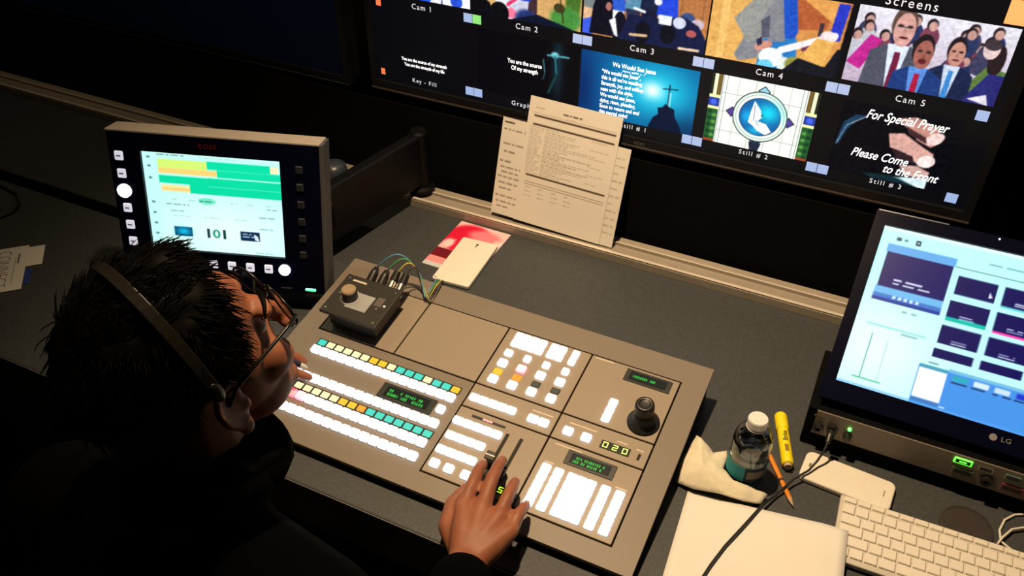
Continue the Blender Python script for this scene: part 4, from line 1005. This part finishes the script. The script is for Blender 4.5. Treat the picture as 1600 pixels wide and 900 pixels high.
# white cable loop
b = MB().tube([(.70, .140, .0022), (.62, .185, .0022), (.5650, .203, .0022), (.5407, .1984, .0022), (.5280, .1910, .0022), (.5156, .1749, .0022), (.5095, .1521, .0022), (.5117, .1327, .0022), (.5211, .1254, .0030), (.535, .118, .0030)], .0017, 8)
b.tube([(.66, .128, .0022), (.59, .172, .0060), (.5560, .1740, .0060), (.5411, .1699, .0060), (.5245, .1582, .0060), (.5124, .1366, .0062), (.5071, .1235, .0040)], .0017, 8)
o = b.build('charging_cable', mat('cable_white', (.75, .72, .66), .45), None, smooth=True); tag(o, 'looped thin white cable on the desk behind the keyboard', 'cable')

# ------------------------------------------------------------------ left end of the desk
p = Pic(90, 70, (250, 246, 240), 2); 
CR, CU = (.727, .687, 0), (-.687, .727, 0)
cc = thing('connect_card', 'white printed card with large letters lying at the left of the desk', 'card', mtx=frame((-1.3020, -.1500, .0014), CR, CU))
MB().box(0, .120, 0, .152, -.0012, 0).build('card', m_paper, cc)
m_ink = mat('ink_grey', (.09, .085, .08), .6)
inst('lettering', textmesh('CONNECT', .036, m_ink, offset=-.0008, xs=.72), cc, (.0760, .078, .0001), (0, 0, -math.pi/2))
MB().box(.0985, .0995, .022, .112, .0, .0002).build('printed_rule', m_ink, cc)
MB().box(.1030, .1060, .090, .125, .0, .0002).build('printed_rule', m_ink, cc)
bc = thing('small_card', 'small blank white card beside the printed card', 'card', mtx=frame((-1.2698, -.0147, .0008), CR, CU))
MB().box(0.001, .034, 0, .0686, -.0007, 0).build('card', m_paper, bc)
bl = MB().box(0.001, .0135, 0, .052, 0, .0006).build('sticky_note', mat('note_blue', (.02, .05, .30), .6), None, (-1.2250, -.0573, .0), (0, 0, math.atan2(.687, .727))); tag(bl, 'small dark blue slip sticking out beside the white cards', 'note')
pp = MB().prism([(-1.128+.98, .012+.05), (-1.04+.98, .068+.05), (-.85+.98, -.17+.05), (-.955+.98, -.2155+.05)], 0, .0006).build('paper_sheet', mat('paper_tan', (.55, .44, .30), .75, noise=.05), None, (-.98, -.05, .0)); tag(pp, 'tan sheet of paper on the desk mostly hidden behind the operator', 'paper')
b = MB().tube([(-1.75, .155, .003), (-1.62, .180, .003), (-1.55, .1740, .003), (-1.5054, .1665, .003), (-1.4620, .1400, .003), (-1.4500, .1100, .003), (-1.4600, .0800, .003), (-1.50, .045, .003), (-1.60, .02, .003), (-1.75, .015, .003)], .0028, 8)
o = b.build('black_cable', m_cable, None, smooth=True); tag(o, 'black cable loop on the desk at the far left', 'cable')

# ------------------------------------------------------------------ the operator
RT = Vector((-.38, -.60, -DZ))
HM = T(-.3681, -.3960, .4281) @ Matrix.Rotation(-.313, 4, 'Z') @ Matrix.Rotation(.2332, 4, 'X') @ Matrix.Rotation(-.0576, 4, 'Y') @ Matrix.Scale(.965, 4)
person = thing('person', 'operator in black jacket seated at the switcher, seen from behind, dark hair', 'person', RT)
LB = T(*(-RT))                      # desk coordinates -> person's local coordinates
HL = LB @ HM                        # head coordinates -> person's local coordinates

def remesh(mb, name, m, parent, voxel, smooth_it, fac=0.5):
    o = mb.build(name, m, parent, smooth=True)
    md = o.modifiers.new('r', 'REMESH'); md.mode = 'VOXEL'; md.voxel_size = voxel; md.use_smooth_shade = True
    sm = o.modifiers.new('s', 'SMOOTH'); sm.factor = fac; sm.iterations = smooth_it
    dg = bpy.context.evaluated_depsgraph_get()
    me = bpy.data.meshes.new_from_object(o.evaluated_get(dg)); me.name = name
    o.modifiers.clear(); old = o.data; o.data = me; bpy.data.meshes.remove(old)
    if not me.materials: me.materials.append(m)
    for p_ in me.polygons: p_.use_smooth = True
    return o

def L_(v): return tuple(LB @ Vector(v))
def limb(mb, pts, rs):
    for i in range(len(pts)-1): mb.caps(L_(pts[i]), L_(pts[i+1]), rs[i], rs[i+1], 14)

bd = MB()
# head
for c, r in (((0, -.012, .048), (.074, .094, .082)), ((0, .028, -.008), (.063, .060, .075)), ((0, .038, -.062), (.049, .050, .046)), ((0, .074, -.090), (.020, .017, .015)),
             ((.030, .080, .040), (.024, .012, .008)), ((-.030, .080, .040), (.024, .012, .008)), ((.042, .058, -.018), (.022, .026, .026)), ((-.042, .058, -.018), (.022, .026, .026)),
             ((.011, .103, -.020), (.008, .008, .006)), ((-.011, .103, -.020), (.008, .008, .006)), ((0, .090, -.051), (.021, .008, .0045)), ((0, .089, -.060), (.019, .009, .006)),
             ((0, .078, -.055), (.028, .016, .022))):
    bd.ell(c, r, HL)
def hcap(a, b, ra, rb): bd.caps(tuple(HL @ Vector(a)), tuple(HL @ Vector(b)), ra, rb, 12)
hcap((0, .086, .026), (0, .107, -.016), .007, .011)
for s in (1, -1):                     # ears: plate, rim, lobe
    ME = HL @ T(s*.078, -.008, -.004) @ Matrix.Rotation(s*.26, 4, 'Z') @ Matrix.Scale(1.15, 4)
    bd.ell((0, 0, 0), (.0050, .017, .028), ME)
    pts = [ME @ Vector((s*.003, .010, .004)), ME @ Vector((s*.004, .013, .018)), ME @ Vector((s*.005, .004, .029)), ME @ Vector((s*.006, -.010, .026)), ME @ Vector((s*.0065, -.016, .010)), ME @ Vector((s*.006, -.013, -.008)), ME @ Vector((s*.004, -.005, -.020)), ME @ Vector((s*.003, .004, -.024))]
    for i in range(len(pts)-1): bd.caps(tuple(pts[i]), tuple(pts[i+1]), .0045, .0045, 8)
    bd.ell((s*.003, .001, -.026), (.0055, .009, .010), ME); bd.ell((s*.004, .013, -.004), (.004, .005, .008), ME)
hcap((0, -.030, -.030), (0, -.055, -.130), .056, .058)
nb = HM @ Vector((0, -.055, -.130))
limb(bd, [tuple(nb), (-.390, -.470, .235)], [.058, .066])
# torso, legs
bd.ell(L_((-.390, -.490, .120)), (.155, .095, .155)); bd.ell(L_((-.390, -.540, -.08)), (.140, .100, .16)); bd.ell(L_((-.390, -.585, -.185)), (.155, .115, .10))
LS, RS = (-.565, -.470, .185), (-.205, -.475, .185)
LE, RE = (-.735, -.400, -.020), (-.060, -.495, -.045)
LW, RW = (-.660, -.185, .050), (-.138, -.268, .052)
limb(bd, [(-.45, -.465, .21), LS, LE, LW], [.055, .052, .040, .026]); limb(bd, [(-.33, -.465, .21), RS, RE, RW], [.055, .052, .040, .027])
for s in (-1, 1):
    limb(bd, [(-.39+s*.085, -.585, -.205), (-.39+s*.115, -.175, -.215), (-.39+s*.115, -.150, -.660)], [.080, .060, .040])
    limb(bd, [(-.39+s*.115, -.160, -.695), (-.39+s*.125, -.010, -.710)], [.036, .026])
# right hand on the faders
mcpR = [(-.1730, -.2030, .0835), (-.1485, -.1925, .0865), (-.1220, -.1965, .0850), (-.0990, -.2090, .0815)]
pipR = [(-.1785, -.1620, .0890), (-.1560, -.1480, .0925), (-.1245, -.1640, .0900), (-.1000, -.1830, .0850)]
dipR = [(-.1830, -.1380, .0850), (-.1600, -.1220, .0890), (-.1270, -.1440, .0850), (-.1005, -.1660, .0790)]
tipR = [(-.1860, -.1190, .0760), (-.1632, -.1030, .0790), (-.1305, -.1280, .0760), (-.1015, -.1540, .0700)]
K_ = lambda L: [tuple(KS(p_)) for p_ in L]
mcpR, pipR, dipR, tipR = K_(mcpR), K_(pipR), K_(dipR), K_(tipR)
def hand(W_, mcp, pip, dip, tip, rr, th):
    w = Vector(W_); c = sum((Vector(m) for m in mcp), Vector())/4
    for i in range(4):
        base = w.lerp(Vector(mcp[i]), .18)
        limb(bd, [tuple(base), tuple(w.lerp(Vector(mcp[i]), .6)), mcp[i]], [.021, .0180, .0128-.0008*(i == 3)])
        k = rr[i]; limb(bd, [mcp[i], pip[i], dip[i], tip[i]], [k*1.10, k, k*.92, k*.78])
    limb(bd, th, [.017, .0135, .0105, .0080])
hand(RW, mcpR, pipR, dipR, tipR, (.0098, .0100, .0096, .0087), K_([(-.150, -.255, .062), (-.186, -.226, .060), (-.199, -.190, .061), (-.193, -.160, .064)]))
mcpL = [(-.6000, -.1150, .0880), (-.6070, -.0930, .0920), (-.6190, -.0730, .0890), (-.6320, -.0570, .0830)]
pipL = [(-.5640, -.1040, .0960), (-.5760, -.0770, .1000), (-.5900, -.0560, .0930), (-.6080, -.0430, .0860)]
dipL = [(-.5370, -.0930, .0880), (-.5560, -.0660, .0920), (-.5860, -.0500, .0780), (-.6060, -.0390, .0740)]
tipL = [(-.5160, -.0830, .0760), (-.5430, -.0590, .0800), (-.5920, -.0520, .0690), (-.6110, -.0420, .0660)]
mcpL, pipL, dipL, tipL = K_(mcpL), K_(pipL), K_(dipL), K_(tipL)
hand(LW, mcpL, pipL, dipL, tipL, (.0088, .0090, .0086, .0076), K_([(-.640, -.175, .072), (-.606, -.158, .066), (-.574, -.138, .064), (-.548, -.118, .068)]))
body = remesh(bd, 'body', m_skin, person, .0036, 5)
m_nail = mat('nail', (.50, .28, .20), .3)
for t_, d_, pr_ in zip(tipR, dipR, pipR):
    dv = (Vector(t_)-Vector(d_)).normalized(); up = Vector((0, 0, 1)); up = (up-dv*up.dot(dv)).normalized()
    M = frame(Vector(L_(t_))+up*.0052+dv*.001, dv, up.cross(dv))
    b = MB(); b.ell((0, 0, 0), (.0052, .0040, .0012), M, 12, 6); b.build('fingernail', m_nail, person, smooth=True)
m_eyew = mat('eye_white', (.7, .7, .7), .2); m_iris = mat('eye_iris', (.03, .015, .008), .2); m_brow = m_hair
for s in (1, -1):
    e = MB().ell((s*.031, .0680, .020), (.0120, .0100, .0080), HL).build('eye', m_eyew, person, smooth=True)
    MB().ell((s*.031, .0760, .020), (.0055, .0028, .0055), HL, 12, 8).build('iris', m_iris, e, smooth=True)
    b = MB(); P = [HL @ Vector((s*(.014+.011*i), .0925-.0025*i*i*.5, .0455+.004*math.sin(i*.9))) for i in range(5)]; b.tube(P, [.0018, .0024, .0024, .002, .001], 6); b.build('eyebrow', m_hair, person, smooth=True)

# hair: a shaped cap with loose strands
def hair_edge(dx, dy):
    a = math.atan2(abs(dx), dy)          # 0 front .. pi back
    k = [(0, .66), (.5, .58), (.80, .30), (1.02, -.22), (1.36, -.42), (1.46, -.12), (1.72, -.10), (1.95, -.62), (2.3, -.80), (3.2, -.86)]
    for (a0, v0), (a1, v1) in zip(k, k[1:]):
        if a <= a1: return v0+(v1-v0)*(a-a0)/(a1-a0)
    return -.86
HC = Vector((0, -.012, .046))
def hair_r(d):
    base = 1/math.sqrt((d.x/.075)**2+(d.y/.096)**2+(d.z/.083)**2)
    n = .004*math.sin(17*d.x+5*d.y)*math.sin(13*d.y+9*d.z)+.003*math.sin(31*d.z+11*d.x)
    e = hair_edge(d.x, d.y); t = max(0, min(1, (d.z-e)/.22))
    thick = (.008+.009*max(d.z, 0)+.005*max(-d.y, 0)+.6*n)*(t*t*(3-2*t))
    return (base+thick) if d.z > e else base*.90
hb = MB(); NU, NV = 64, 40; vs = []; fs = []
for i in range(NV+1):
    th = math.pi*i/NV
    for j in range(NU):
        a = 2*math.pi*j/NU; d = Vector((math.sin(th)*math.cos(a), math.sin(th)*math.sin(a), math.cos(th))); vs.append(HL @ (HC+d*hair_r(d)))
for i in range(NV):
    for j in range(NU): fs.append((i*NU+j, (i+1)*NU+j, (i+1)*NU+(j+1) % NU, i*NU+(j+1) % NU))
hb.add(vs, fs)
rs_ = random.Random(5); cnt = 0
while cnt < 6500:
    d = Vector((rs_.gauss(0, 1), rs_.gauss(0, 1), rs_.gauss(0, 1))).normalized(); e = hair_edge(d.x, d.y)
    if d.z < e+.05: continue
    cnt += 1
    r = hair_r(d); p0 = HC+d*(r-.002)
    flow = Vector((.25*d.x+.1, .55 if d.y > .2 else -.35, -.75)) if d.z < .75 else Vector((.5*math.sin(9*d.x), .8, -.1))
    tg = (flow-d*flow.dot(d)).normalized(); tg = (tg+Vector((rs_.gauss(0, .17), rs_.gauss(0, .17), rs_.gauss(0, .17)))).normalized()
    ln = rs_.uniform(.014, .034); out = rs_.uniform(.0, .12) if rs_.random() < .95 else rs_.uniform(.15, .4)
    P = [HL @ (p0+d*(out*ln*math.sin(t*2.2))+tg*(ln*t)) for t in (0, .35, .7, 1)]
    hb.tube(P, [.0008, .0008, .0006, .0002], 3)
hair = hb.build('hair', m_hair, person, smooth=True)

# clothes
jk = MB()
jk.ell(L_((-.390, -.490, .120)), (.182, .122, .165)); jk.ell(L_((-.390, -.545, -.06)), (.172, .132, .18)); jk.ell(L_((-.390, -.585, -.175)), (.178, .138, .085))
limb(jk, [(-.46, -.470, .225), LS, LE, (-.672, -.218, .046)], [.070, .074, .056, .042]); limb(jk, [(-.32, -.470, .225), RS, RE, (-.130, -.294, .050)], [.070, .074, .058, .044])
limb(jk, [(-.390, -.475, .215), tuple(nb+Vector((.004, -.004, .010)))], [.095, .074])
jacket = remesh(jk, 'jacket', m_jacket, person, .006, 4)
cb = MB(); cN = Vector(L_(tuple(nb+Vector((.006, .002, .040)))))
P = [cN+Vector((.074*math.cos(a), .070*math.sin(a)-.004, -.012-.014*math.sin(a))) for a in np.linspace(0, 2*math.pi, 25)]
cb.tube(P, .019, 8); cb.build('collar', m_jacket, jacket, smooth=True)
tr = MB()
tr.ell(L_((-.390, -.585, -.200)), (.172, .130, .095))
for s in (-1, 1): limb(tr, [(-.39+s*.085, -.585, -.205), (-.39+s*.115, -.170, -.215), (-.39+s*.115, -.150, -.640)], [.092, .072, .056])
trs = remesh(tr, 'trousers', mat('trouser_cloth', (.01, .01, .014), .9, noise=.2), person, .007, 3)
for s in (-1, 1):
    sh = MB(); limb(sh, [(-.39+s*.115, -.165, -.690), (-.39+s*.122, -.060, -.694), (-.39+s*.127, .005, -.702)], [.046, .044, .034])
    o = sh.build('shoe', m_black, person, smooth=True)
    for v in o.data.vertices: v.co.z = max(v.co.z, .0015)

# pen in the left hand
pv0, pv1 = KS((-.5265, -.0705, .0820)), KS((-.6150, -.1080, .1280))
pd = (pv1-pv0).normalized()
pe = thing('pen', 'dark blue pen held in the left hand over the button rows', 'pen', mtx=frame(pv0, pd, Vector((0, 0, 1)).cross(pd)))
MB().lathe([(.0046, .012), (.0048, .02), (.0048, .098), (.004, .100)], 14, XR_).build('barrel', mat('pen_navy', (.01, .012, .05), .35), pe)
MB().lathe([(.0012, 0), (.0030, .006), (.0046, .012)], 14, XR_).build('nose_cone', m_white, pe)
MB().box(.070, .100, -.0015, .0015, .0050, .0064).build('clip', m_steel, pe)

# glasses
gl = thing('eyeglasses', 'thin dark framed glasses on the operator\'s face', 'glasses', mtx=HM @ T(0, .094, .020))
m_rim = mat('rim_dark', (.015, .012, .010), .3, .5); m_lens = mat('lens_glass', (.95, .97, .97), .03, trans=1.0)
for s in (1, -1):
    P = [(s*.034+.026*math.cos(a), .012-.006*abs(math.cos(a/2 if s > 0 else (a-math.pi)/2))**2, .020*math.sin(a)) for a in np.linspace(0, 2*math.pi, 25)]
    rim = MB().tube(P, .0017, 6).build('rim', m_rim, gl, smooth=True)
    lp = [(s*.034+.0245*math.cos(a), .0125-.006*abs(math.cos(a/2 if s > 0 else (a-math.pi)/2))**2, .0185*math.sin(a)) for a in np.linspace(0, 2*math.pi, 24, endpoint=False)]
    b = MB(); b.add(lp+[(x, y-.0012, z) for x, y, z in lp], [tuple(range(24)), tuple(range(47, 23, -1))]+[(i, (i+1) % 24, 24+(i+1) % 24, 24+i) for i in range(24)]); b.build('lens', m_lens, rim)
    MB().tube([(s*.0605, .008, .004), (s*.070, -.010, .006), (s*.0800, -.055, .004), (s*.0855, -.090, .0), (s*.0840, -.104, -.014)], .0021, 8).build('temple', m_rim, gl, smooth=True)
MB().tube([(-.010, .012, .004), (0, .015, .008), (.010, .012, .004)], .0017, 6).build('bridge', m_rim, gl, smooth=True)

# headset
hs_ = thing('headset', 'black single band intercom headset over the operator\'s hair', 'headset', mtx=HM)
m_band = mat('band_black', (.018, .016, .013), .28, noise=.1)
P = []
for t in np.linspace(-1.65, 1.50, 30):
    d = Vector((math.sin(t), -.10, math.cos(t))).normalized(); r = hair_r(d) if d.z > -.05 else .092
    P.append(HC+d*(max(r, .090)+.009)+Vector((0, .008, 0)))
for _ in range(6): P = [P[0]]+[(P[i-1]+P[i]*2+P[i+1])/4 for i in range(1, len(P)-1)]+[P[-1]]
b = MB(); n_ = len(P)
for i in range(n_):
    t = (P[min(i+1, n_-1)]-P[max(i-1, 0)]).normalized(); w = Vector((0, 1, 0)); w = (w-t*w.dot(t)).normalized(); nn = t.cross(w)
    for a, c in ((-1, -1), (1, -1), (1, 1), (-1, 1)): b.v.append(tuple(P[i]+w*a*.0060+nn*c*.0022))
for i in range(n_-1):
    for k in range(4): b.f.append((i*4+k, i*4+(k+1) % 4, (i+1)*4+(k+1) % 4, (i+1)*4+k))
b.f += [(0, 1, 2, 3), ((n_-1)*4+3, (n_-1)*4+2, (n_-1)*4+1, (n_-1)*4)]
b.build('headband', m_band, hs_, bevel=.001)
pr_ = P[-1]; MB().ell(tuple(pr_+Vector((.001, 0, -.008))), (.0035, .007, .013)).build('temple_pad', m_band, hs_, smooth=True)
le = P[0]; MB().lathe([(.030, -.012), (.034, -.008), (.034, .010), (.026, .016), (0, .016)], 24, T(-.096, .004, -.002) @ Matrix.Rotation(-math.pi/2, 4, 'Y')).build('ear_cup', m_band, hs_, smooth=False)
k_ = 6; tt = (P[k_+1]-P[k_-1]).normalized(); MB().box(-.014, .014, -.0085, .0085, -.0045, .0045, frame(P[k_], tt, Vector((0, 1, 0)))).build('band_slider', m_band, hs_, bevel=.002)
MB().tube([(-.104, .02, -.010), (-.095, .060, -.035), (-.070, .100, -.060), (-.040, .118, -.064)], .0022, 8).build('boom', m_band, hs_, smooth=True)
MB().ell((-.034, .119, -.064), (.009, .006, .006)).build('microphone', m_band, hs_, smooth=True)

# chair
ch = thing('office_chair', 'black office chair under the seated operator', 'chair', (-.38, -.62, -DZ))
MB().prism(rrect(.48, .46, .07), .385, .430).build('seat', m_blackmat, ch, bevel=.015, seg=3)
bk2 = MB().prism(rrect(.42, .44, .06), -.025, .025); bk2.v = [(x, -.285+z*1.0-(y)*.12, .72+y) for x, y, z in bk2.v]; bk2.build('backrest', m_blackmat, ch, bevel=.012, seg=3)
MB().tube([(0, -.20, .40), (0, -.31, .42), (0, -.325, .56), (0, -.315, .66)], .022, 10).build('back_support', m_black, ch)
MB().lathe([(.03, .10), (.03, .22), (.022, .24), (.022, .384), (0, .384)], 16).build('gas_lift', m_black, ch)
for i in range(5):
    a = 2*math.pi*i/5+.3; lg_ = MB().tube([(0, 0, .11), (.14*math.cos(a), .14*math.sin(a), .10), (.29*math.cos(a), .29*math.sin(a), .068)], [.028, .022, .016], 8).build('leg', m_black, ch)
    MB().lathe([(.027, -.012), (.029, -.006), (.029, .006), (.027, .012)], 16, T(.29*math.cos(a), .29*math.sin(a), .030) @ Matrix.Rotation(a, 4, 'Z') @ Matrix.Rotation(math.pi/2, 4, 'X')).build('castor', m_black, lg_)
